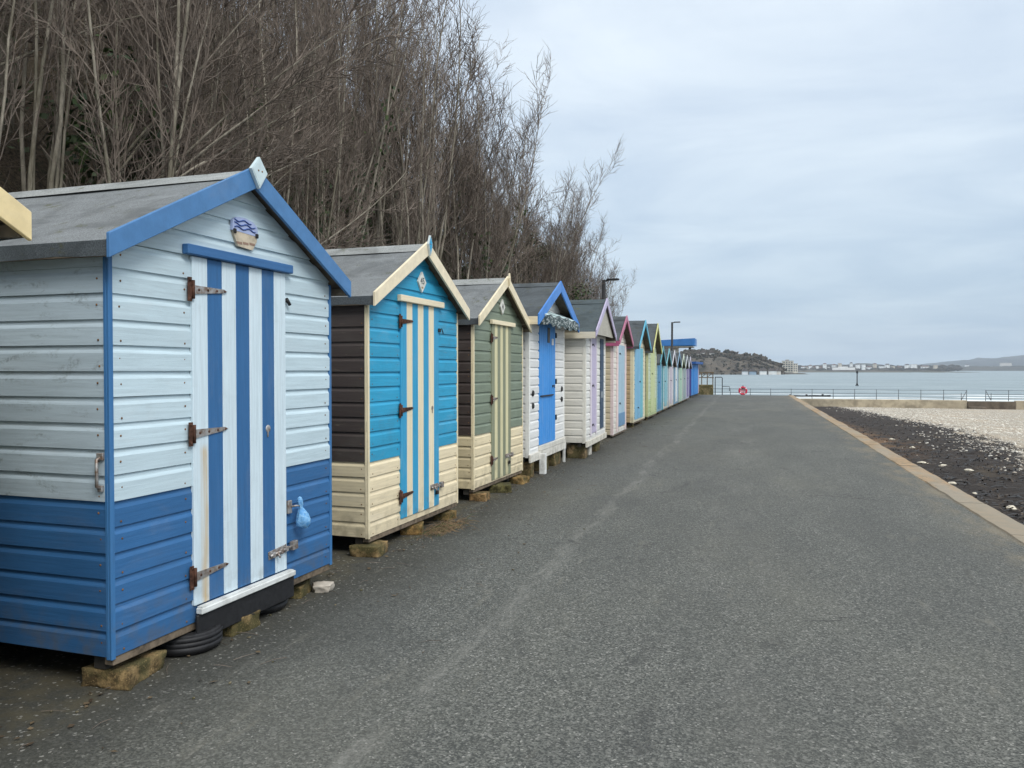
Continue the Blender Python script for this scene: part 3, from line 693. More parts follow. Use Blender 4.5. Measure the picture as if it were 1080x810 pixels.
sh=t.mix(t.ramp(vc[0],.1,.9),(.30,.26,.20),(.66,.62,.54)); sh=t.mix(t.ramp(v.outputs['Distance'],.3,.6,0,.6),sh,(.16,.13,.10))
sh=t.mix(t.ramp(t.noise(t.scale(p,(.4,.15,1)),1.,5),.45,.65,0,.45),sh,(.42,.34,.25))
st=t.noise(t.scale(p,(2.2,7.,3)),1.5,7,.72,.8); fi=t.noise(p,26,5,.75)
wd=t.mix(t.ramp(st,.35,.7),(.022,.018,.016),(.062,.051,.044)); wd=t.mix(t.ramp(fi,.55,.75,0,.55),wd,(.085,.072,.058))
wd=t.mix(t.ramp(t.noise(t.scale(p,(.5,.8,1)),1.,4),.58,.72,0,.5),wd,(.10,.078,.052))
wd=t.mix(t.ramp(t.noise(t.scale(p,(1.5,5.,1)),1.,7,.78,1.),.56,.66,0,.6),wd,(.13,.105,.08))
# brown sandy debris by the kerb, further along
br=t.math('MULTIPLY',t.math('MULTIPLY',t.ramp(t.math('ADD',sx,t.math('MULTIPLY',t.math('SUBTRACT',fi,.5),1.)),3.4,5.6,1,0),t.ramp(sy,19,30)),t.ramp(t.noise(t.scale(p,(1,.4,1)),1.2,5),.38,.58))
wd=t.mix(br,wd,t.mix(t.ramp(t.noise(p,1.1,5),.4,.6),(.24,.125,.055),(.17,.125,.085)))
c=t.mix(weed,sh,wd)
t.link(c,b.inputs['Base Color']); t.link(t.ramp(weed,0,1,.9,.85),b.inputs['Roughness']); b.inputs['Specular IOR Level'].default_value=.12
t.link(t.bump(fi,.9,.03,t.bump(st,.7,.04,t.bump(v.outputs['Distance'],.4,.015))),b.inputs['Normal'])
tag(bc.build('beach',[m_b]),'shingle beach with a dark seaweed strip beside the promenade',None,None,'structure')

# loose shingle stones: nobody could count them
ICO_V=[];ICO_F=[]
_bm=bmesh.new(); bmesh.ops.create_icosphere(_bm,subdivisions=1,radius=1); _bm.verts.index_update()
ICO_V=[v.co.copy() for v in _bm.verts]; ICO_F=[[v.index for v in f.verts] for f in _bm.faces]; _bm.free()
def stone_into(mb,x,y,z,s,rr,mat=0):
    e=Matrix.Rotation(rr.uniform(0,6.3),3,'Z'); a=(s*rr.uniform(.8,1.5),s*rr.uniform(.6,1.),s*rr.uniform(.35,.6)); k=rr.uniform(0,90)
    mb.add([e@Vector((v.x*a[0],v.y*a[1],v.z*a[2]))*(1+.3*noise.noise(v*1.4+Vector((k,k,0))))+Vector((x,y,z)) for v in ICO_V],ICO_F,mat,rr.random(),True)
pb=MB(); rr=random.Random(11); cnt=0
while cnt<11000:
    y=12+70*rr.random()**1.7; bdx=7.0+min(1.8,max(0,y-24)*.12)
    x=bdx+rr.gauss(-.7,1.0) if rr.random()<(.30 if y<34 else .12) else bdx-.3+abs(rr.gauss(0,5))
    if x<3.3 or x>26: continue
    if x<bdx-2.0 and (y>34 or rr.random()<.85): continue
    if x<bdx-1.0 and noise.noise(Vector((x*.9,y*.5,4)))<.05: continue
    s=rr.choice((.014,.02,.025,.032,.042))*(1 if y<35 else 1.25)
    stone_into(pb,x,y,beach_z(x,y)+s*.15,s,rr); cnt+=1
m_st,t,b=mat('pale_flint'); ov=t.obj(False); at=t.new('ShaderNodeAttribute',attribute_name='rnd').outputs['Fac']
c=t.mix(at,(.40,.34,.27),(.78,.75,.68)); c=t.mix(t.ramp(t.noise(ov,20,5,.7),.5,.75,0,.5),c,(.30,.25,.19)); t.link(c,b.inputs['Base Color']); b.inputs['Roughness'].default_value=.8
tag(pb.build('shingle',[m_st]),'pale shingle pebbles strewn over the upper beach',None,None,'stuff')
# torn seaweed strands on the dark strip
sw=MB(); rr=random.Random(5)
for k in range(3800):
    y=9+44*rr.random()**1.5; bdx=7.0+min(1.8,max(0,y-24)*.12); x=rr.uniform(2.85,bdx+.5)
    L=rr.uniform(.06,.28); a=rr.gauss(1.57 if rr.random()<.4 else .3,.6); z=beach_z(x,y)+.008; h=rr.uniform(.008,.05)
    pts=[]
    for i in range(4):
        u=i/3; pts.append((x+math.cos(a)*L*u+rr.uniform(-.02,.02),y+math.sin(a)*L*u+rr.uniform(-.02,.02),z+h*math.sin(math.pi*u)))
    wd_=rr.uniform(.006,.02); nx,ny=-math.sin(a)*wd_,math.cos(a)*wd_
    sw.add([(p[0]-nx,p[1]-ny,p[2]) for p in pts]+[(p[0]+nx,p[1]+ny,p[2]+.004) for p in pts],[(i,i+1,5+i,4+i) for i in range(3)],rr.choice((0,0,0,1)))
tag(sw.build('seaweed',[simple('dark_kelp',(.022,.019,.018),.5,var=.4,sc=40),simple('brown_kelp',(.065,.045,.028),.6,var=.4,sc=40)]),'tangled dark seaweed strands along the beach strip',None,None,'stuff')
def stone(x,y,s,label,seed,sq=(1.3,.8,.5)):
    s*=.62
    bm=bmesh.new(); bmesh.ops.create_icosphere(bm,subdivisions=3,radius=1)
    for v in bm.verts: v.co=Vector((v.co.x*sq[0],v.co.y*sq[1],v.co.z*sq[2]))*s*(1+.35*noise.noise(v.co*1.1+Vector((seed,0,0)))+.12*noise.noise(v.co*3+Vector((0,seed,0))))
    me=bpy.data.meshes.new('stone'); bm.to_mesh(me); bm.free()
    for p_ in me.polygons: p_.use_smooth=True
    s*=1
    me.materials.append(simple('chalky_stone',(.68,.62,.50),.85,var=.25,sc=18))
    o=bpy.data.objects.new('stone',me); COL.objects.link(o); o.location=(x,y,beach_z(x,y)+s*.2); o.rotation_euler=(0,0,seed*1.3)
    tag(o,label,'stone','pale stones on the seaweed')
for i,(x,y,s,l) in enumerate(((3.65,12.9,.13,'largest cream stone on the seaweed, nearest the frame edge'),(3.85,19.9,.14,'white stone lying close to the kerb halfway along the seaweed'),
  (4.15,19.4,.11,'pale flat stone between two others on the seaweed near the kerb'),(4.40,18.3,.13,'yellowish flat stone, third out from the kerb in a line of stones'),
  (3.55,15.9,.09,'small white stone against the kerb in front of the line of three'),(3.62,14.7,.07,'tiny pale stone beside the kerb between larger ones'),
  (4.71,29.3,.12,'white stone on dark seaweed by the brown debris'),(4.6,25.2,.12,'lone white stone out on the open seaweed'))):
    stone(x,y,s,l,i+1,(1.4,.8,.45))

# ------------------------------------------------------------------ sea wall, railings, post
WY=84.
sw_=thing('sea_wall','long low tan concrete sea wall closing off the beach, railing on top','wall',(0,WY,0))
mb=MB(); mb.box(-14,20.0,0,.6,-3.2,-1.42,0,bev=.03)
m_w=simple('tan_concrete',(.47,.40,.29),.95,var=.3,sc=1.2); mb.build('wall_run',[m_w],sw_)
mb=MB(); mb.box(20.02,24.0,-.1,.6,-3.2,-1.50,0,bev=.03); mb.box(20.02,21.4,-.9,-.12,-3.2,-2.0,0,bev=.03); mb.build('steps_block',[simple('dark_concrete',(.15,.12,.09),.95,var=.3,sc=1.5)],sw_)
mb=MB(); mb.box(24.02,60,0,.6,-3.2,-1.42,0,bev=.03); mb.build('wall_run',[m_w],sw_)
RAILM=simple('grey_galvanised_rail',(.16,.18,.19),.6,.3,.2,20)
def railing(x0,x1,label,braces):
    t_=thing('railing',label,'railing',(x0,WY+.3,-1.42),0,'railings on the sea wall')
    n=max(1,round((x1-x0)/1.9))
    for i in range(n+1):
        mb=MB(); x=(x1-x0)*i/n; mb.tube([(x,0,-.05),(x,0,.95)],.030,8,0); mb.lathe([(0,.98),(.04,.965),(.045,.94),(.04,.92)],8,Matrix.Translation((x,0,0)),0); mb.build('post',[RAILM],t_)
    for z in(.92,.56,.22):
        mb=MB(); mb.tube([(0,0,z),(x1-x0,0,z)],.021,8,0); mb.build('rail',[RAILM],t_)
    for x,s in braces:
        mb=MB(); mb.tube([(x,0,.9),(x+s*.45,0,0)],.03,6,0); mb.tube([(x+s*.45,0,0),(x+s*.45,0,.7)],.03,6,0); mb.build('brace',[RAILM],t_)
railing(-3.5,20.0,'long grey three-bar railing on the sea wall left of the gap',((23.5,-1),))
railing(21.6,50.,'grey three-bar railing on the sea wall beyond the gap',((0,1),))
# lifebuoy on a stand where the promenade drops away
lb=thing('lifebuoy','red lifebuoy with white bands on a stand at the end of the promenade','lifebuoy',(-.22,60,road_z(60)))
mb=MB(); zc=-.04-road_z(60); 
ring=MB()
for k in range(32):
    a0=2*math.pi*k/32; a1=2*math.pi*(k+1)/32; mt=1 if (k%8)==3 else 0
    ring.tube([(.25*math.cos(a0),0,zc+.25*math.sin(a0)),(.25*math.cos(a1),0,zc+.25*math.sin(a1))],.075,10,mt,False)
ring.build('ring',[simple('red_buoy',(.62,.03,.07),.5,var=.15),simple('white_band',(.8,.78,.78),.5,var=.1)],lb)
mb=MB(); mb.box(-.05,.05,.1,.18,0,zc+.38,0,bev=.01); mb.build('stand',[RAILM],lb)
mb=MB(); mb.prism([(-.16,zc-.02),(.0,zc-.16),(.16,zc-.02),(.16,zc+.11),(-.16,zc+.11)],.06,.09,0); mb.build('back_plate',[simple('pink_plate',(.75,.45,.48),.5,var=.1)],lb)
# marker post out at sea
mp=thing('marker_post','lone dark marker post standing in the sea','marker post',(31.5,254.9,-3.5))
mb=MB(); mb.tube([(0,0,-1),(0,0,4.2)],.15,8,0); mb.build('pile',[BLACKIRON],mp)
mb=MB(); mb.tube([(0,0,3.7),(0,0,4.5)],.28,8,0); mb.build('top_mark',[BLACKIRON],mp)
mb=MB(); mb.tube([(.5,0,-.3),(0,0,.9)],.11,6,0); mb.tube([(-.5,0,-.3),(0,0,.9)],.11,6,0); mb.build('brace',[BLACKIRON],mp)
gr=MB()
for k in range(14): gr.box(-.1,.1,k*.6,k*.6+.56,-.7,.10+.03*math.sin(k),0)
for k in range(3): gr.box(-.14,.14,k*3.2+.3,k*3.2+.55,-.7,.30,0)
o=gr.build('groyne',[simple('wet_timber',(.03,.028,.026),.8)]); o.location=(7.2,150,-3.3); o.rotation_euler=(0,0,R(-62)); tag(o,'low dark timber groyne in the surf behind the railing','groyne')

# low stone wall, timber frame and hand rail past the kiosk
lw=MB()
lw.box(-3.7,-2.08,54,54.5,-.6,.50,0,bev=.03); o=lw.build('stone_wall',[mossy((.26,.21,.11),'lichened_stone')]); tag(o,'short lichened stone wall just past the blue kiosk','wall')
tf=thing('timber_fence','dark open timber fence standing on the short stone wall','fence',(-3.6,54.25,.5))
for i in range(5):
    mb=MB(); x=.05+i*.36; mb.box(x-.03,x+.03,-.03,.03,0,.85,0); mb.build('upright',[RAWWOOD],tf)
mb=MB(); mb.box(0,1.55,-.035,.035,.44,.50,0); mb.box(0,1.55,-.034,.034,.78,.85,0); mb.build('cross_rail',[RAWWOOD],tf)
mb=MB(); 
for i in range(4): mb.tube([(.05+i*.36,0,.5),(.4+i*.36,0,.78)],.02,5,0)
mb.build('brace',[RAWWOOD],tf)
hr=thing('hand_rail','thin dark hand rail where steps leave the promenade end','hand rail',(-1.95,54,0))
mb=MB(); mb.tube([(0,0,1.0),(.42,0,1.0),(.45,0,.95),(.45,0,-.5)],.03,6,0); mb.build('rail',[BLACKIRON],hr)
mb=MB(); mb.tube([(0,0,1.0),(0,0,-.2)],.03,6,0); mb.build('post',[BLACKIRON],hr)
mb=MB(); mb.tube([(.45,0,.4),(.9,0,.4),(.9,0,.1)],.022,6,0); mb.build('lower_rail',[BLACKIRON],hr)

# building with a blue canopy behind the far huts
cb=thing('canopy_building','white building with a deep blue overhanging canopy roof behind the far huts','building',(-6.7,64.6,0))
mb=MB(); mb.box(-4,1.35,.4,2.4,-1.4,3.26,0); mb.build('wall',[simple('white_render',(.62,.60,.55),.85,var=.12,sc=3)],cb)
mb=MB(); mb.prism([(-4.6,3.35),(2.78,3.40),(2.78,3.98),(-4.6,3.62)],0.,2.6,0); 
mb.build('roof',[simple('blue_fascia',(.05,.19,.48),.5,var=.12,sc=2)],cb)
mb=MB(); mb.box(-4.5,2.6,.05,2.5,3.27,3.335,0); mb.build('soffit',[simple('soffit',(.42,.40,.36),.8)],cb)
mb=MB(); mb.box(2.3,2.5,.1,.25,3.12,3.34,0,bev=.02); mb.build('floodlight',[BLACKIRON],cb)
mb=MB(); mb.box(-3,-1.5,.36,.399,1.0,2.6,0); mb.build('window',[simple('dark_glass',(.04,.05,.06),.15)],cb)

def lamp(x,y,label):
    l=thing('street_lamp',label,'street lamp',(x,y,0),0,'street lamps behind the huts')
    mb=MB(); mb.tube([(0,0,0),(0,0,1.2),(0,0,1.25),(0,0,5.0)],[.10,.10,.085,.075],10,0); mb.build('pole',[BLACKIRON],l)
    mb=MB(); mb.tube([(0,0,4.93),(.2,0,4.99)],.03,8,0); mb.build('arm',[BLACKIRON],l)
    mb=MB(); mb.box(.12,.60,-.09,.09,4.97,5.04,0,bev=.02); mb.build('lamp_head',[BLACKIRON],l)
    mb=MB(); mb.box(.2,.56,-.06,.06,4.958,4.969,0); mb.build('lens',[simple('lens',(.5,.5,.5),.3)],l)
lamp(-5.32,30.7,'black street lamp rising behind the lilac gabled hut among the trees')
lamp(-5.28,60.,'black street lamp in front of the blue canopy roof')

# ------------------------------------------------------------------ bank, trees, undergrowth
def sst(a,b,x):
    u=max(0,min(1,(x-a)/(b-a))); return u*u*(3-2*u)
def fade(y): return 1-.55*sst(22,34,y)-.40*sst(33,43,y)
def bank_z(x,y):
    u=(-5.7-x)
    if u<=0: return .0
    h=9.6*sst(-1.2,6.8,u)-9.6*sst(-1.2,6.8,0)+.55*max(0,u-4.5)*(u<12)+4.1*(u>=12)
    f=fade(y)
    n=.35*noise.noise(Vector((x*.5,y*.4,1)))+.14*noise.noise(Vector((x*1.7,y*1.5,7)))
    return max(-.05,h*f+n*min(1,u*.8)*f)
bk=MB(); xs=[-5.55-.0*i for i in range(1)]; x=-5.5
xs=[]
while x>-60: xs.append(x); x-=.4 if x>-20 else 4.
ys=[];y=-16.
while y<110: ys.append(y); y+=.6 if y<48 else 4
n=len(xs)
bk.add([(x,y,(bank_z(x,y) if y<60 else -.05-.05*(y-60)*(1 if y>60 else 0)) -(.0 if x<-5.6 else .02)) for y in ys for x in xs],[(j*n+i,j*n+i+1,(j+1)*n+i+1,(j+1)*n+i) for j in range(len(ys)-1) for i in range(n-1)],0,0,True)
m_g,t,b=mat('leaf_litter'); p=t.obj(False); a=t.noise(p,3,7,.7,.6); a2=t.noise(p,24,6,.75); a3=t.noise(p,.9,4)
c=t.mix(t.ramp(a2,.35,.68),(.045,.036,.026),(.15,.115,.08)); c=t.mix(t.ramp(a,.5,.68,0,.75),c,(.030,.038,.016)); c=t.mix(t.ramp(a3,.45,.65,0,.5),c,(.13,.10,.066))
t.link(c,b.inputs['Base Color']); b.inputs['Roughness'].default_value=1; t.link(t.bump(a2,1,.06),b.inputs['Normal'])
tag(bk.build('bank',[m_g]),'steep bank of leaf litter behind the huts',None,None,'structure')

BARK,t,b=mat('pale_bark'); ov=t.obj(); n1=t.noise(t.scale(ov,(9,9,2.2)),1.4,6,.7,.6); n2=t.noise(ov,1.2,4); n3=t.noise(t.scale(ov,(30,30,6)),1.,4,.7)
c=t.mix(t.ramp(n1,.34,.68),(.140,.122,.096),(.36,.325,.265)); c=t.mix(t.ramp(n2,.42,.66,0,.6),c,(.13,.12,.080)); c=t.mix(t.ramp(n3,.55,.72,0,.5),c,(.09,.072,.056))
t.link(c,b.inputs['Base Color']); b.inputs['Roughness'].default_value=.95; t.link(t.bump(n3,.5,.012),b.inputs['Normal'])
TWIG=simple('brown_twigs',(.200,.162,.134),.9,var=.35,sc=3.)
IVYM,t,b=mat('ivy_leaves'); at=t.new('ShaderNodeAttribute',attribute_name='rnd').outputs['Fac']; t.link(t.mix(at,(.016,.032,.012),(.050,.075,.022)),b.inputs['Base Color']); b.inputs['Roughness'].default_value=.55

def rdir(d,ang,rr):
    a=d.orthogonal().normalized(); b_=d.cross(a); w=rr.uniform(0,2*math.pi)
    return (d*math.cos(ang)+(a*math.cos(w)+b_*math.sin(w))*math.sin(ang)).normalized()
def path(p,d,L,n,rr,wob,up):
    pts=[p.copy()]; d=d.copy()
    for i in range(n):
        d=(d+Vector((rr.gauss(0,wob),rr.gauss(0,wob),rr.gauss(0,wob*.7)+up))).normalized(); p=p+d*(L/n); pts.append(p.copy())
    return pts
def at_path(pts,u):
    f=u*(len(pts)-1); i=min(int(f),len(pts)-2); k=f-i
    return pts[i].lerp(pts[i+1],k),(pts[i+1]-pts[i]).normalized()
def tree_proto(seed,H,stems,spread,lean=Vector((0,0,0)),dens=1.,arch=0.,ivy=0.,low=.28):
    rr=random.Random(seed); T=MB(); Cn=MB(); I=MB()
    for s in range(stems):
        w=rr.uniform(0,6.28); h=H*rr.uniform(.72,1.) if s else H
        d=(Vector((math.cos(w)*spread,math.sin(w)*spread,1))+lean*rr.uniform(.7,1.2)).normalized()
        p=Vector((math.cos(w)*.16*min(s,1),math.sin(w)*.16*min(s,1),-.4))
        st=path(p,d,h,12,rr,.055,.035 if not arch else -.01); r0=.011+.0034*h*rr.uniform(.75,1.3)
        rad=[r0*(1-.88*(i/12)**.9) for i in range(13)]
        T.tube(st,rad,7,0)
        n1=int(15*dens)
        for k in range(n1):
            u=low+(1-low)*((k+rr.random())/n1)**.85; u=min(u,.985)
            q,dd=at_path(st,u); L=h*rr.uniform(.12,.24)*(1.18-.7*u)*1.2; ang=rr.uniform(.3,.68)
            d1=rdir(dd,ang,rr); d1=(d1+lean*.35).normalized()
            b1=path(q,d1,L,6,rr,.10,.16 if not arch else .04); rb=max(.006,r0*(1-.85*u)*.42)
            T.tube(b1,[rb*(1-.75*i/6) for i in range(7)],5,1,False)
            n2=int(9*dens)+1
            for j in range(n2):
                u2=.18+.82*(j+rr.random())/n2; q2,e2=at_path(b1,min(u2,.98)); L2=L*rr.uniform(.22,.5)*(1.15-.5*u2)
                b2=path(q2,rdir(e2,rr.uniform(.4,.9),rr),L2,3,rr,.13,.12)
                Cn.tube(b2,[.0072,.006,.0048,.003],3,0,False,smooth=False)
                n3=max(2,int(L2*6.5*dens))
                for m_ in range(n3):
                    q3,e3=at_path(b2,min(.98,.15+.85*(m_+rr.random())/n3))
                    b3=path(q3,rdir(e3,rr.uniform(.35,.85),rr),rr.uniform(.16,.42),2,rr,.12,.10)
                    Cn.tube(b3,[.0046,.0038,.0022],3,0,False,smooth=False)
        if ivy and s%2==0:
            for k in range(int(900*ivy)):
                u=rr.random()**1.3*.62; q,dd=at_path(st,u); a_=rr.uniform(0,6.28); ra=.05+abs(rr.gauss(0,.13))
                c_=q+Vector((math.cos(a_)*ra,math.sin(a_)*ra,rr.uniform(-.1,.1))); s_=rr.uniform(.025,.06)
                nrm=Vector((math.cos(a_),math.sin(a_),rr.uniform(-.2,.7))).normalized(); aa=nrm.orthogonal().normalized(); bb=nrm.cross(aa)
                I.add([c_+aa*s_,c_+bb*s_*.8,c_-aa*s_,c_-bb*s_*.8+nrm*s_*.3],[(0,1,2,3)],0,rr.random())
    return T,Cn,I
protos=[]
specs=[(21,9.5,6,.07,(.05,0,0),.9,0,0,.34),(22,10.5,5,.06,(.07,0,0),.9,0,.35,.38),(23,9.,6,.10,(.08,.02,0),.9,0,0,.3),(24,10.,5,.06,(.03,-.03,0),.9,0,.6,.4),
       (25,8.,5,.12,(.12,.04,0),1.0,0,0,.26),(26,9.5,4,.05,(.05,.02,0),1.,0,0,.34),(27,10.,7,.08,(.02,.04,0),.8,0,0,.4),(28,9.,5,.14,(.06,.06,0),1.0,0,.3,.3),(29,9.5,8,.11,(.0,.0,0),.7,0,0,.3),(30,8.5,6,.12,(.03,.08,0),.95,0,0,.28)]
for (sd,H,ns,sp,ln,de,ar,iv,lw_) in specs:
    T,Cn,I=tree_proto(sd,H,ns,sp,Vector(ln),de,ar,iv,lw_)
    r_=thing('bare_tree','bare tree','tree',(0,0,0),0,'leafless trees on the bank behind the huts')
    T.build('trunk',[BARK,TWIG],r_,recalc=False); Cn.build('crown',[TWIG],r_,recalc=False)
    if I.v: I.build('ivy',[IVYM],r_,recalc=False)
    protos.append((r_,H,bool(I.v)))
used=[False]*len(protos)
HN=[(3.6,'blue and white roof'),(6.4,'blue hut roof end'),(9.3,'turquoise hut'),(12.5,'sage green hut'),(17,'blue doored hut'),(22,'lilac gabled hut'),(29,'pink and aqua gables'),(90,'far small huts')]
seen={}
def place_tree(k,x,y,H,rz,rank,lab=None):
    pr,h0,iv=protos[k]
    if used[k]: o=copy_thing(pr)
    else: o=pr; used[k]=True
    s=H/h0; o.location=(x,y,bank_z(x,y)-.05); kx=1.12 if x>-8 and y>15 else .82; o.scale=(s*kx*random.uniform(.9,1.1),s*kx*random.uniform(.9,1.1),s); o.rotation_euler=(0,0,rz)
    # where the tree shows against the row, seen from the promenade
    yy=-3.*y/x if x<0 else y
    nm=[n_ for q,n_ in HN if yy<=q][0]
    o['label']=lab or ('%sbare tree %s behind the %s'%('ivy clad ' if iv else 'ivy free slender ' if k==5 else 'ivy free many stemmed ',{'lower':'low on the bank','middle':'halfway up the bank','upper':'high on the bank'}[rank],nm))
    return o
rr=random.Random(40)
y=-2.5
def lerp_t(y,pts):
    for (a_,ha),(b_,hb) in zip(pts,pts[1:]):
        if y<=b_: return ha+(hb-ha)*max(0,(y-a_)/(b_-a_))
    return pts[-1][1]
def treeH(x,y):
    if x>-9: top=lerp_t(y,[(-5,11.5),(16,11.),(20,9.9),(26,8.8),(31,8.1),(36,6.6)])
    else: top=lerp_t(y,[(-5,15.),(18,14.5),(26,10.8),(31,8.6),(36,5.5)])
    return max(3.0,top-bank_z(x,y))
rows=[('lower',-6.7,1.15,.5),('lower',-7.7,1.05,.5),('middle',-8.9,1.05,.5),('middle',-10.3,1.3,.6),('upper',-12.,1.6,.8),('upper',-14.2,2.1,1.)]
for rank,xr,stp,jit in rows:
    y=1.5 if xr>-9 else 3.
    ymax=37.5 if xr>-7 else 36.5 if xr>-9 else 35.5
    while y<ymax:
        yy=y+rr.uniform(-.4,.4); xx=xr+rr.uniform(-jit,jit)
        H=treeH(xx,yy)*rr.uniform(.80,1.04)*.94
        place_tree(rr.randrange(len(protos)),xx,yy,H,rr.uniform(-3.1,3.1) if xx<-8 else rr.gauss(0,.6),rank)
        y+=stp*(1+.4*rr.random()); 
# leaning trees with long arching pale branches at the near end
for i,(x,y,H,ln,rz,lab) in enumerate(((-7.2,5.2,6.,Vector((.25,.95,0)),0,'leaning tree with long pale branches arching over the blue and white hut'),(-8.0,4.6,6.5,Vector((.1,.75,0)),0,'leaning dark tree at the near end crossing behind the cream bargeboard'),
      (-6.6,32.2,5.6,Vector((.10,.03,0)),0,'spreading tree at the far end reaching out over the street lamp'),
      (-7.0,29.5,6.6,Vector((.10,.03,0)),0,'spreading bare tree just before the one over the street lamp'),(-6.1,35.5,3.6,Vector((.12,.04,0)),0,'small spreading tree beyond the street lamp, last of the trees'),(-7.0,7.4,5.2,Vector((.35,.8,0)),0,'arching tree with crossing pale limbs behind the peak of the blue hut'),(-7.6,6.6,5.6,Vector((.5,.45,0)),0,'low tangled tree with limbs sprawling over the ridge of the blue hut'),(-7.2,25.5,7.6,Vector((.16,0,0)),0,'bare tree leaning outward behind the blue doored hut'))):
    T,Cn,I=tree_proto(60+i,H,5,.16,ln,.95,1 if i in(0,1,5,6) else 0,0,.25 if i<2 else .18)
    r_=thing('leaning_tree',lab,'tree',(x,y,bank_z(x,y)-.1),rz,'leafless trees on the bank behind the huts')
    T.build('trunk',[BARK,TWIG],r_,recalc=False); Cn.build('crown',[TWIG],r_,recalc=False)
# undergrowth
ug=MB(); rr=random.Random(77)
for k in range(9000):
    x=-5.75-8.5*rr.random()**1.4; y=rr.uniform(-2,44)
    z=bank_z(x,y); L=rr.uniform(.5,1.9)*(.5+.5*fade(y)); a=rr.uniform(0,6.28)
    d=Vector((math.cos(a)*.7+.25,math.sin(a)*.7,1.)).normalized(); pts=[Vector((x,y,z-.05))]
    for i in range(3):
        d=(d+Vector((rr.gauss(0,.2),rr.gauss(0,.2),-.22))).normalized(); pts.append(pts[-1]+d*L/3)
    r0=rr.uniform(.003,.008); ug.tube(pts,[r0,r0*.8,r0*.6,r0*.3],3,rr.choice((0,0,1)),False,smooth=False)
for k in range(22000):
    x=-5.75-9*rr.random()**1.2; y=rr.uniform(-2,44); 
    if noise.noise(Vector((x*.6,y*.5,33)))<-.05: continue
    z=bank_z(x,y)+abs(rr.gauss(0,.45))*fade(y); s=rr.uniform(.025,.06)
    nrm=Vector((rr.gauss(.3,.6),rr.gauss(-.2,.6),rr.uniform(.1,1))).normalized(); aa=nrm.orthogonal().normalized(); bb=nrm.cross(aa); c_=Vector((x,y,z))
    ug.add([c_+aa*s,c_+bb*s*.7,c_-aa*s,c_-bb*s*.7],[(0,1,2,3)],2 if noise.noise(Vector((x*.8,y*.7,51)))>.05 else 3,rr.random())
DEADLEAF,t,b=mat('dead_leaves'); at=t.new('ShaderNodeAttribute',attribute_name='rnd').outputs['Fac']; t.link(t.mix(at,(.045,.03,.018),(.13,.095,.055)),b.inputs['Base Color']); b.inputs['Roughness'].default_value=.8
tag(ug.build('undergrowth',[TWIG,simple('dry_bramble',(.16,.125,.08),.9),IVYM,DEADLEAF],recalc=False),'tangled brambles, ivy and dead leaves covering the bank',None,None,'stuff')
# evergreen ivy thicket low on the bank past the sage hut
def leafy(name,x,y,rx,ry,h,n,label):
    T=MB(); L=MB(); rr=random.Random(int(x*100+y*7)); z0=bank_z(x,y)-.1
    for k in range(7):
        a=rr.uniform(0,6.28); T.tube(path(Vector((rr.gauss(0,.1),rr.gauss(0,.1),0)),Vector((math.cos(a)*.4,math.sin(a)*.4,1)).normalized(),h*.8,6,rr,.1,.05),[.05*(1-.12*i) for i in range(7)],6,0)
    cl=[(rr.gauss(0,rx*.5),rr.gauss(0,ry*.5),h*rr.uniform(.25,.9),rr.uniform(.25,.55)) for _ in range(26)]
    for k in range(n):
        cx,cy,cz,cr=rr.choice(cl); v=Vector((rr.gauss(0,1),rr.gauss(0,1),rr.gauss(0,1))).normalized()*cr*rr.random()**.4
        c_=Vector((cx,cy,cz))+v; s=rr.uniform(.03,.07); nrm=(v.normalized()+Vector((rr.gauss(0,.5),rr.gauss(0,.5),.5))).normalized(); aa=nrm.orthogonal().normalized(); bb=nrm.cross(aa)
        L.add([c_+aa*s,c_+bb*s*.7,c_-aa*s,c_-bb*s*.7],[(0,1,2,3)],0,rr.random())
    r_=thing(name,label,'shrub',(x,y,z0),0,'ivy clad shrubs on the bank'); T.build('stems',[BARK],r_,recalc=False); L.build('foliage',[IVYM],r_,recalc=False)
for i,(x,y,rx,ry,h,lab) in enumerate(((-7.6,26.5,1.4,1.8,4.6,'dark evergreen ivy thicket rising between the sage green and blue doored huts'),(-6.9,14.5,.7,.9,2.6,'ivy shrub low on the bank behind the turquoise hut'),
    (-7.4,8.2,.8,.9,2.8,'ivy shrub among trunks behind the far slope of the blue and white roof'),(-7.2,20.,.8,1.2,2.8,'ivy shrub low behind the sage green hut'),(-6.8,34.5,.8,1.2,2.4,'ivy shrub behind the lilac gabled hut'),(-8.6,6.4,.8,.8,2.5,'ivy shrub on the bank above the ridge of the blue and white hut'))):
    leafy('ivy_shrub',x,y,rx,ry,h,5200 if i==0 else 1500,lab)
lt=MB(); rr=random.Random(91)
for k in range(1100):
    y=rr.uniform(1.5,24); x=-2.78-abs(rr.gauss(0,.22)) if rr.random()<.7 else -2.75+abs(rr.gauss(0,.5)); s_=rr.uniform(.008,.024); a=rr.uniform(0,6.28); c_=Vector((x,y,.006+rr.uniform(0,.006)))
    aa=Vector((math.cos(a),math.sin(a),rr.uniform(-.15,.15)))*s_; bb=Vector((-math.sin(a),math.cos(a),rr.uniform(-.3,.3)))*s_*rr.uniform(.35,.7)
    if rr.random()<.6: lt.add([c_+aa,c_+bb+Vector((0,0,.003)),c_-aa,c_-bb],[(0,1,2,3)],0,rr.random())
    elif rr.random()<.5: lt.tube([c_-aa*3,c_+Vector((0,0,.006)),c_+aa*3+bb],[.002,.002,.001],3,1,False)
    else: stone_into(lt,c_.x,c_.y,.004,s_*.5,rr,2)
tag(lt.build('litter',[DEADLEAF,TWIG,BLOCKG],recalc=False),'dead leaves, twigs and grit gathered along the foot of the huts',None,None,'stuff')
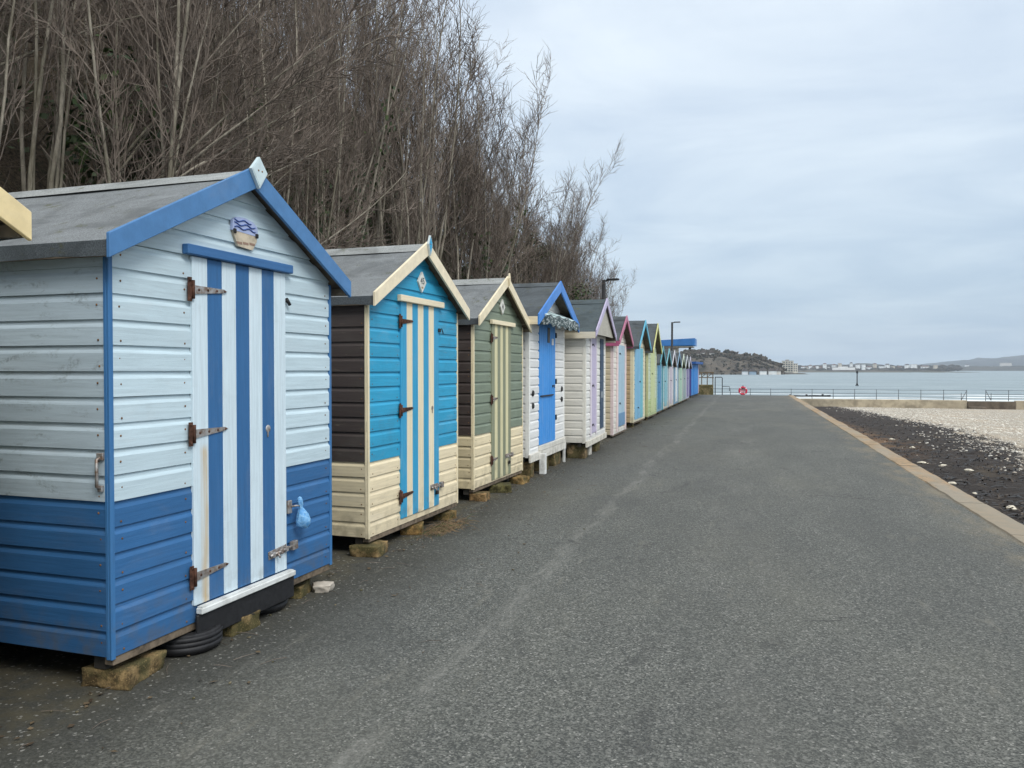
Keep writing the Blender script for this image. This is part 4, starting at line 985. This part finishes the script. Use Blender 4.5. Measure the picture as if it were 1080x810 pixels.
# dry grass tuft at the turquoise hut
gt=MB(); rr=random.Random(8)
for k in range(420):
    x=rr.gauss(0,.06); y=rr.gauss(0,.19); a=rr.gauss(.2,1.2); L=rr.uniform(.05,.24); d=Vector((math.cos(a)*1.,math.sin(a),rr.uniform(.1,.6))).normalized()
    p0=Vector((x,y,0)); p1=p0+d*L*.5; p2=p1+Vector((d.x,d.y,d.z-.6)).normalized()*L*.5
    gt.tube([p0,p1,p2],[.0022,.0018,.0008],3,0 if rr.random()<.75 else 1,False,smooth=False)
o=gt.build('grass_tuft',[simple('dry_grass',(.22,.15,.085),.9),simple('green_grass',(.06,.085,.025),.8)],recalc=False); o.location=(-2.83,7.2,0); tag(o,'tuft of dry grass on the tarmac beside the turquoise hut','grass tuft')

# ------------------------------------------------------------------ sea and far shore
SEA=-3.5
se=MB(); 
ys=[100]; 
while ys[-1]<400: ys.append(ys[-1]+1.1+ (ys[-1]-100)*.01)
xs=[-160+i*3. for i in range(180)]
def wave(x,y):
    f=max(0,1-(y-100)/330)
    return SEA+.10*noise.noise(Vector((x*.05,y*.22,0)))*1.+f*(.30*max(0,noise.noise(Vector((x*.022,y*.11,3)))))
n=len(xs); se.add([(x,y,wave(x,y)) for y in ys for x in xs],[(j*n+i,j*n+i+1,(j+1)*n+i+1,(j+1)*n+i) for j in range(len(ys)-1) for i in range(n-1)],0,0,True)
Y0=ys[-1]
E_=9000
for q in (((-160,100),(xs[-1],100),None),):
    pass
z=SEA-.01
def sheet(x0,x1,y0,y1): se.quad((x0,y0,z),(x1,y0,z),(x1,y1,z),(x0,y1,z))
sheet(-E_,E_,Y0,E_); sheet(-E_,-160,-E_,Y0); sheet(xs[-1],E_,-E_,Y0); sheet(-160,xs[-1],-E_,100)
m_s,t,b=mat('sea_water'); p=t.obj(False); sx,sy,sz=t.sep(p)
w1=t.noise(t.scale(p,(.05,.22,1)),1.,6,.62,.4); w2=t.noise(t.scale(p,(.5,1.6,1)),1.,5,.65); w3=t.noise(t.scale(p,(.008,.05,1)),1.,5,.6)
c=t.mix(t.ramp(w1,.4,.65),(.165,.215,.23),(.29,.34,.35)); c=t.mix(t.ramp(w3,.45,.62,0,.6),c,(.15,.20,.225))
yo=t.math('ADD',sy,t.math('MULTIPLY',t.math('SUBTRACT',t.noise(t.scale(p,(.03,.02,1)),1.,4),.5),26.))
fm=None
for (yc,hw,am) in((128,7.,1.),(141,6.,1.),(153,5.,1.),(169,4.,.85)):
    f=t.math('MULTIPLY',t.ramp(t.math('ABSOLUTE',t.math('SUBTRACT',yo,yc)),hw*.4,hw,1,0),t.math('MULTIPLY',t.ramp(t.noise(t.scale(p,(.035,.12,1)),1.3,6,.7),.36,.48),am))
    fm=f if fm is None else t.math('MAXIMUM',fm,f)
fm=t.math('MAXIMUM',fm,t.ramp(yo,112,121,.9,0))
c=t.mix(fm,c,(.74,.77,.77))
t.link(c,b.inputs['Base Color']); t.link(t.ramp(fm,0,1,.38,.85),b.inputs['Roughness']); b.inputs['Specular IOR Level'].default_value=.4
t.link(t.bump(w2,.6,.35,t.bump(w1,.7,1.6)),b.inputs['Normal'])
tag(se.build('sea',[m_s],recalc=False),'pale grey green sea with lines of breaking surf',None,None,'structure')

# wooded headland with cliffs
def hl_prof(x):   # height of the ridge above the sea
    pts=[(-420,30),(-160,26),(-62,21.5),(-45,22.5),(-28,23),(-10,20.5),(4,18.5),(14,16.),(22,13.),(30,9),(37,0)]
    if x<=pts[0][0]: return pts[0][1]
    for (a,ha),(b_,hb) in zip(pts,pts[1:]):
        if x<=b_: return ha+(hb-ha)*(x-a)/(b_-a)
    return 0
def hl_z(x,y):
    sh=690+ (x+62)*.55 if x>-120 else 658+ (x+120)*.2   # shoreline
    u=(y-sh)/46.
    H=hl_prof(x)*.93
    e=sst(0,1,u)*.72+.28*sst(.9,2.2,u)
    return SEA-.6+ (H+1)*e+1.6*noise.noise(Vector((x*.05,y*.05,2)))*min(1,max(0,u*2))*(1 if H>2 else 0)+ .9*noise.noise(Vector((x*.16,y*.16,5)))*min(1,max(0,u*2))
hl=MB(); xs=[-420+i*4. for i in range(120)]; ys=[590+i*5 for i in range(60)]; n=len(xs)
hl.add([(x,y,hl_z(x,y)) for y in ys for x in xs],[(j*n+i,j*n+i+1,(j+1)*n+i+1,(j+1)*n+i) for j in range(len(ys)-1) for i in range(n-1)],0,0,True)
m_h,t,b=mat('scrubby_cliff'); p=t.obj(False); a=t.noise(t.scale(p,(.07,.07,.10)),1.,7,.75,.8); a2=t.noise(p,.22,6,.75)
c=t.mix(t.ramp(a,.36,.66),(.035,.032,.027),(.165,.135,.105)); c=t.mix(t.ramp(a2,.45,.68,0,.7),c,(.04,.045,.026)); t.link(c,b.inputs['Base Color']); b.inputs['Roughness'].default_value=1
t.link(t.bump(a2,1,2.5),b.inputs['Normal'])
tag(hl.build('headland',[m_h]),'brown scrubby headland across the bay',None,None,'structure')
wd=MB(); rr=random.Random(19)
for k in range(2000):
    x=rr.uniform(-200,34); u=rr.uniform(.1,2.2); sh=690+(x+62)*.55 if x>-120 else 658+(x+120)*.2
    y=sh+46*u
    if u<.85 and rr.random()>.30+ (x>-2)*.6: continue
    if noise.noise(Vector((x*.06,y*.03,8)))<-.12 and u>.85: continue
    s=rr.uniform(.9,2.4)*(1 if u>.8 else .7); stone_base=hl_z(x,y)
    for q in range(4):
        sx_,sy_,sz_=rr.gauss(0,s*.6),rr.gauss(0,s*.6),rr.uniform(.2,1.2)*s; k2=rr.random()*50; s2=s*rr.uniform(.45,.8)
        wd.add([Vector((v.x,v.y,v.z*.9))*s2*(1+.7*noise.noise(v*2.1+Vector((k2,0,0))))+Vector((x+sx_,y+sy_,stone_base+sz_)) for v in ICO_V],ICO_F,0,rr.random(),False)
m_w2,t,b=mat('far_winter_trees'); at=t.new('ShaderNodeAttribute',attribute_name='rnd').outputs['Fac']; t.link(t.mix(at,(.028,.030,.020),(.075,.058,.042)),b.inputs['Base Color']); b.inputs['Roughness'].default_value=1
tag(wd.build('headland_woods',[m_w2],recalc=False),'dark wood covering the top of the headland',None,None,'stuff')

# far coast: low hills and the town
def coast(name,y0,dy,prof,label,colA,colB,x0,x1):
    mb=MB(); nx=150; xs=[x0+(x1-x0)*i/nx for i in range(nx+1)]; m=10
    def hh(x):
        for (a,ha),(b_,hb) in zip(prof,prof[1:]):
            if a<=x<=b_: return ha+(hb-ha)*(x-a)/(b_-a)
        return prof[0][1] if x<prof[0][0] else prof[-1][1]
    vs=[]
    for j in range(m+1):
        for x in xs:
            e=sst(0,1,j/m); vs.append((x,y0+dy*j/m,SEA-1+(hh(x)+1+hh(x)*.16*noise.noise(Vector((x*.013,j*.5,1)))+3.5*noise.noise(Vector((x*.05,j,2)))*e)*e))
    n=nx+1; mb.add(vs,[(j*n+i,j*n+i+1,(j+1)*n+i+1,(j+1)*n+i) for j in range(m) for i in range(nx)],0,0,True)
    mm,t,b=mat('far_hillside'); p=t.obj(False); a=t.noise(t.scale(p,(.012,.004,.03)),1.,6,.7); t.link(t.mix(t.ramp(a,.4,.62),colA,colB),b.inputs['Base Color']); b.inputs['Roughness'].default_value=1
    tag(mb.build(name,[mm]),label,None,None,'structure'); return hh
coast('coast_hills',2150,500,[(-100,10),(150,15),(300,19),(360,20),(420,17),(470,13),(520,10),(640,12),(900,15)],'low wooded hills behind the far town',(.030,.034,.030),(.070,.066,.052),60,900)
coast('town_shore',965,700,[(20,1.4),(60,2.4),(300,2.4),(330,0)],'low shore carrying the town beyond the headland',(.06,.06,.045),(.12,.105,.08),26,330)
coast('far_downs',3300,1500,[(500,8),(700,12),(860,24),(960,36),(1100,50),(1240,62),(1500,80)],'long hill rising at the far right across the bay',(.035,.040,.042),(.070,.074,.068),430,1700)
def at(px,Y):
    a=R(16.383)-math.atan((px-540)/840.); return -math.tan(a)*Y
WINM=simple('far_window',(.06,.07,.08),.3); SLATE=simple('far_roof',(.13,.11,.10),.85,sc=.4); TILE=simple('far_tile',(.22,.12,.085),.85,sc=.4)
def house(px,Y,wpx,hm,label,col,base=None,flat=False,name='house',roofc=SLATE,floors=2):
    x=at(px,Y); w=wpx*Y/800.; d=9; z=(SEA+1.2) if base is None else base
    t_=thing(name,label,'house' if name=='house' else name.replace('_',' '),(x,Y,z),R(4),'buildings on the far shore')
    mb=MB(); mb.box(-w/2,w/2,0,d,-2.5,hm,0); mb.build('wall',[simple('far_wall',col,.8,var=.1,sc=.3)],t_)
    mb=MB()
    if flat: mb.box(-w/2-.2,w/2+.2,-.2,d+.2,hm+.01,hm+.5,0)
    else:
        mb.prism([(-w/2-.4,hm),(w/2+.4,hm),(w/2-min(w*.3,3),hm+2.6),(-w/2+min(w*.3,3),hm+2.6)],-.4,d+.4,0)
    mb.build('roof',[roofc],t_)
    nw=max(2,int(w/3.2))
    for f in range(floors):
        for i in range(nw):
            xx=-w/2+w*(i+.5)/nw; zz=hm*(f+.45)/floors
            mb=MB(); mb.box(xx-.55,xx+.55,-.05,-.01,zz-.6,zz+.7,0); mb.build('window',[WINM],t_)
    return t_
# headland houses
for px,Y,w,hm,c,l in((736.5,760,4,2.6,(.75,.74,.70),'small white house at the left end of the headland ridge'),(742,765,7,3,(.8,.79,.75),'long white house on the headland above the kiosk'),(750.5,770,5,2.6,(.72,.70,.66),'pale house half hidden by trees on the headland')):
    house(px,Y,w,hm,l,c,base=hl_z(at(px,Y),Y)-.4,floors=0)
for px,w,hm,c,l in((786,6,2.4,(.66,.68,.70),'low blue white building at the foot of the headland cliff'),(794,7,2.2,(.30,.40,.50),'low slate blue shed at the foot of the headland'),(805,7,2.8,(.78,.78,.76),'white seafront building below the headland woods'),(815,8,2.8,(.74,.74,.72),'long white seafront building beside the headland woods'),(821.5,4,2.6,(.7,.66,.6),'small cream building nearest the apartment block')):
    house(px,690+ (at(px,690)+62)*.55-6,w*.9,hm*.8,l,c,base=SEA+.9,floors=0)
tt=MB(); rr=random.Random(23)
for k in range(420):
    Yt=rr.uniform(1960,2260); x=at(rr.uniform(842,1012),Yt); s=rr.uniform(2.,4.5); z0=SEA+1+ (Yt-2060)*.045*(Yt>2060)
    for q in range(3):
        k2=rr.random()*50; s2=s*rr.uniform(.5,.9)
        tt.add([Vector((v.x*1.3,v.y,v.z*.9))*s2*(1+.7*noise.noise(v*2.1+Vector((k2,0,0))))+Vector((x+rr.gauss(0,s*.8),Yt,z0+rr.uniform(.2,1.)*s)) for v in ICO_V],ICO_F,0,rr.random(),False)
tag(tt.build('town_woods',[m_w2],recalc=False),'dark winter trees massed among and behind the far town houses',None,None,'stuff')
# apartment block
Y=1000; ab=thing('apartment_block','tall cream apartment block at the right foot of the headland','apartment block',(at(832.5,Y),Y,SEA+.8),R(3),'buildings on the far shore')
mb=MB(); mb.box(-7.4,4.6,0,12,-2,13.4,0); mb.box(4.7,9.6,1,11,-2,10.2,0); mb.build('wall',[simple('cream_render',(.62,.57,.48),.85,var=.12,sc=.2)],ab)
for f in range(5):
    for i in range(4):
        mb=MB(); mb.box(-6.9+i*2.9,-5.2+i*2.9,-.06,-.01,1.3+f*2.5,2.7+f*2.5,0); mb.build('window',[WINM],ab)
    mb=MB(); mb.box(-7.5,4.7,-.9,-.07,.6+f*2.5,.78+f*2.5,0); mb.build('balcony',[simple('balcony_slab',(.55,.52,.46),.8)],ab)
for f in range(4):
    for i in range(2):
        mb=MB(); mb.box(5.1+i*2.2,6.4+i*2.2,.94,.99,1.3+f*2.4,2.6+f*2.4,0); mb.build('window',[WINM],ab)
mb=MB(); mb.box(-7.6,4.8,-.2,12.2,13.41,13.9,0); mb.box(-4,0,3,7,13.91,15.2,0); mb.box(4.71,9.8,.8,11.2,10.21,10.6,0); mb.build('roof',[simple('flat_roof',(.35,.33,.30),.9)],ab)
# pier with white pavilion
Y=1500; pr=thing('pier','long dark pier with a white pavilion reaching across the bay','pier',(at(845,Y),Y,SEA)); L=at(1003,Y)-at(845,Y)
mb=MB(); mb.box(0,L,0,9,2.0,2.9,0); mb.build('deck',[simple('pier_deck',(.07,.065,.06),.9)],pr)
mb=MB()
for k in range(60): mb.box(L*k/60,L*k/60+.7,1,1.7,-1,2,0)
q=mb.build('piles',[BLACKIRON],pr)
px0=at(878,Y)-at(845,Y); px1=at(902,Y)-at(845,Y)
mb=MB(); mb.box(px0,px1,1,8,2.91,7.0,0); mb.box(px0+10,px0+25,1.5,7.5,7.01,9.,0); mb.build('pavilion',[simple('white_pavilion',(.82,.82,.80),.7,var=.06,sc=.2)],pr)
mb=MB(); mb.prism([(px0-1,7.005),(px0+9,7.005),(px0+8,8.2),(px0,8.2)],1,8,0); mb.prism([(px0+26,7.005),(px1+1,7.005),(px1,8.3),(px0+27,8.3)],1,8,0); mb.build('pavilion_roof',[simple('pale_roof',(.5,.5,.5),.8)],pr)
rr=random.Random(3)
tw=[(847,4,6,'w'),(851,3,8,'c'),(855,4,7,'w'),(859,3,6,'g'),(862,4,8,'w'),(866,3,6,'c'),(870,4,9,'w'),(874,3,7,'w'),(880,5,9,'w'),(886,4,8,'c'),(892,5,7,'w'),(898,3,10,'w'),(905,5,7,'w'),(911,4,8,'w'),(917,6,6,'w'),(923,4,9,'c'),(930,6,8,'w'),(936,5,7,'w'),(942,4,8,'c'),(949,5,6,'g'),(957,5,7,'w'),(964,7,6,'w'),(976,9,7,'w'),(987,4,5,'c')]
cols={'w':(.84,.84,.82),'c':(.60,.53,.43),'g':(.42,.40,.38)}; nmz={'w':'white','c':'cream','g':'grey'}
ORD='nearest second third fourth fifth sixth seventh eighth ninth tenth eleventh twelfth thirteenth fourteenth'.split()
Lf=[q for q in tw if q[0]<877][::-1]; Md=[q for q in tw if 877<=q[0]<904]; Rt=[q for q in tw if q[0]>=904]
for i,(px,w,hm,cc) in enumerate(tw):
    Yh=2050+rr.uniform(-60,80); q=tw[i]
    if q in Md: wh='%s from the left of those behind the pier pavilion'%('first' if q is Md[0] else ORD[Md.index(q)])
    else:
        L_=Lf if q in Lf else Rt; k=L_.index(q); wh='%s to the %s of the pier pavilion'%(ORD[k],'left' if L_ is Lf else 'right')
    house(px,Yh,w*.72,hm*rr.uniform(.9,1.3),'%s far town building, %s'%(nmz[cc],wh),cols[cc],base=SEA+2+rr.choice((0,0,1,3,6)),flat=rr.random()<.4,roofc=rr.choice((SLATE,TILE)),floors=2)
for i,(px,w,hm,l) in enumerate(((1020,3,14,'narrow white house standing tall among those below the far hill'),(1025,5,8,'small white house beside the tall narrow one below the far hill'),(1045.5,11,10,'long white building at the foot of the far hill'),(1061,9,12,'wide cream building on the slope of the far hill'),(1071,5,9,'small pale house furthest right on the far hill'),(1008,5,7,'grey shed at the left end of the far hill'))):
    house(px,3200,w,hm,l,(.76,.75,.73) if 'white' in l else (.55,.51,.46),base=SEA+(4 if i!=3 else 14),flat=i in(2,3),floors=2)

# ------------------------------------------------------------------ haze
hz=MB(); hz.box(-700,1900,-30,5000,SEA-3.5,190,0)
m_z=bpy.data.materials.new('sea_haze'); m_z.use_nodes=True; nt=m_z.node_tree; nt.nodes.clear()
out=nt.nodes.new('ShaderNodeOutputMaterial'); pv=nt.nodes.new('ShaderNodeVolumePrincipled'); pv.inputs['Color'].default_value=(.78,.88,1.,1); pv.inputs['Density'].default_value=.00015; pv.inputs['Anisotropy'].default_value=0.
nt.links.new(pv.outputs[0],out.inputs['Volume'])
USE_HAZE=True
if USE_HAZE: tag(hz.build('haze',[m_z]),'thin sea haze paling the far shore',None,None,'stuff')

# ------------------------------------------------------------------ light
W=bpy.data.worlds.new('World'); S.world=W; W.use_nodes=True
class _M: pass
t=NT(W); t.n.clear()
out=t.new('ShaderNodeOutputWorld'); bg=t.new('ShaderNodeBackground'); t.link(bg.outputs[0],out.inputs['Surface'])
SUN_EL,SUN_AZ=R(44),R(128)      # azimuth clockwise from +Y
sky=t.new('ShaderNodeTexSky'); sky.sky_type='NISHITA'; sky.sun_disc=False; sky.sun_elevation=SUN_EL; sky.sun_rotation=SUN_AZ; sky.air_density=1.; sky.dust_density=2.
g=t.new('ShaderNodeTexCoord').outputs['Generated']; gx,gy,gz=t.sep(g)
zz=t.math('ADD',t.math('MAXIMUM',gz,0.),.10)
cb_=t.new('ShaderNodeCombineXYZ'); t.link(t.math('DIVIDE',gx,zz),cb_.inputs[0]); t.link(t.math('DIVIDE',gy,zz),cb_.inputs[1]); cp=cb_.outputs[0]
n1=t.noise(t.scale(cp,(.9,1.0,1)),1.,8,.58,.5); n2=t.noise(t.scale(cp,(.22,.30,1)),1.3,4,.5,.2); n3=t.noise(t.scale(g,(2.2,2.2,14.)),1.6,6,.6,.5)
cl=t.math('ADD',t.math('ADD',t.math('MULTIPLY',n1,.58),t.math('MULTIPLY',n2,.34)),t.math('MULTIPLY',n3,.10))
f=t.ramp(cl,.32,.72)
elev=t.ramp(gz,.0,.42)
dark=t.mix(elev,(3.2,4.25,5.4),(4.55,5.4,6.5)); light=t.mix(elev,(4.8,5.75,6.55),(7.4,8.05,8.5))
cc=t.mix(f,dark,light)
cc=t.mix(t.ramp(gz,.40,.95),cc,(12.4,12.8,13.))
cc=t.mix(t.ramp(gz,-.02,-.2),cc,(1.2,1.3,1.3))
cc=t.mix(.88,sky.outputs[0],cc)
t.link(cc,bg.inputs['Color']); bg.inputs['Strength'].default_value=.1
sl=bpy.data.lights.new('sun','SUN'); sl.energy=1.5; sl.angle=R(22); sl.color=(1,.985,.94)
so=bpy.data.objects.new('sun',sl); COL.objects.link(so)
dv=Vector((math.sin(SUN_AZ)*math.cos(SUN_EL),math.cos(SUN_AZ)*math.cos(SUN_EL),math.sin(SUN_EL)))
so.rotation_euler=dv.to_track_quat('Z','Y').to_euler(); so.location=(20,-10,30)

# ------------------------------------------------------------------ camera
cam=bpy.data.cameras.new('camera'); co=bpy.data.objects.new('camera',cam); COL.objects.link(co); S.camera=co
cam.sensor_width=36; cam.sensor_fit='HORIZONTAL'; cam.lens=36*840/1080; cam.clip_start=.05; cam.clip_end=20000
co.location=(0,0,1.55); co.rotation_euler=(R(90-1.091),0,R(16.383))
S.view_settings.view_transform='Standard'; S.view_settings.look='None'; S.view_settings.gamma=1; S.view_settings.exposure=.52; S.view_settings.use_curve_mapping=False
S.render.resolution_x=1024; S.render.resolution_y=768
S.cycles.use_denoising=True; S.cycles.max_bounces=6; S.cycles.diffuse_bounces=3; S.cycles.volume_bounces=0
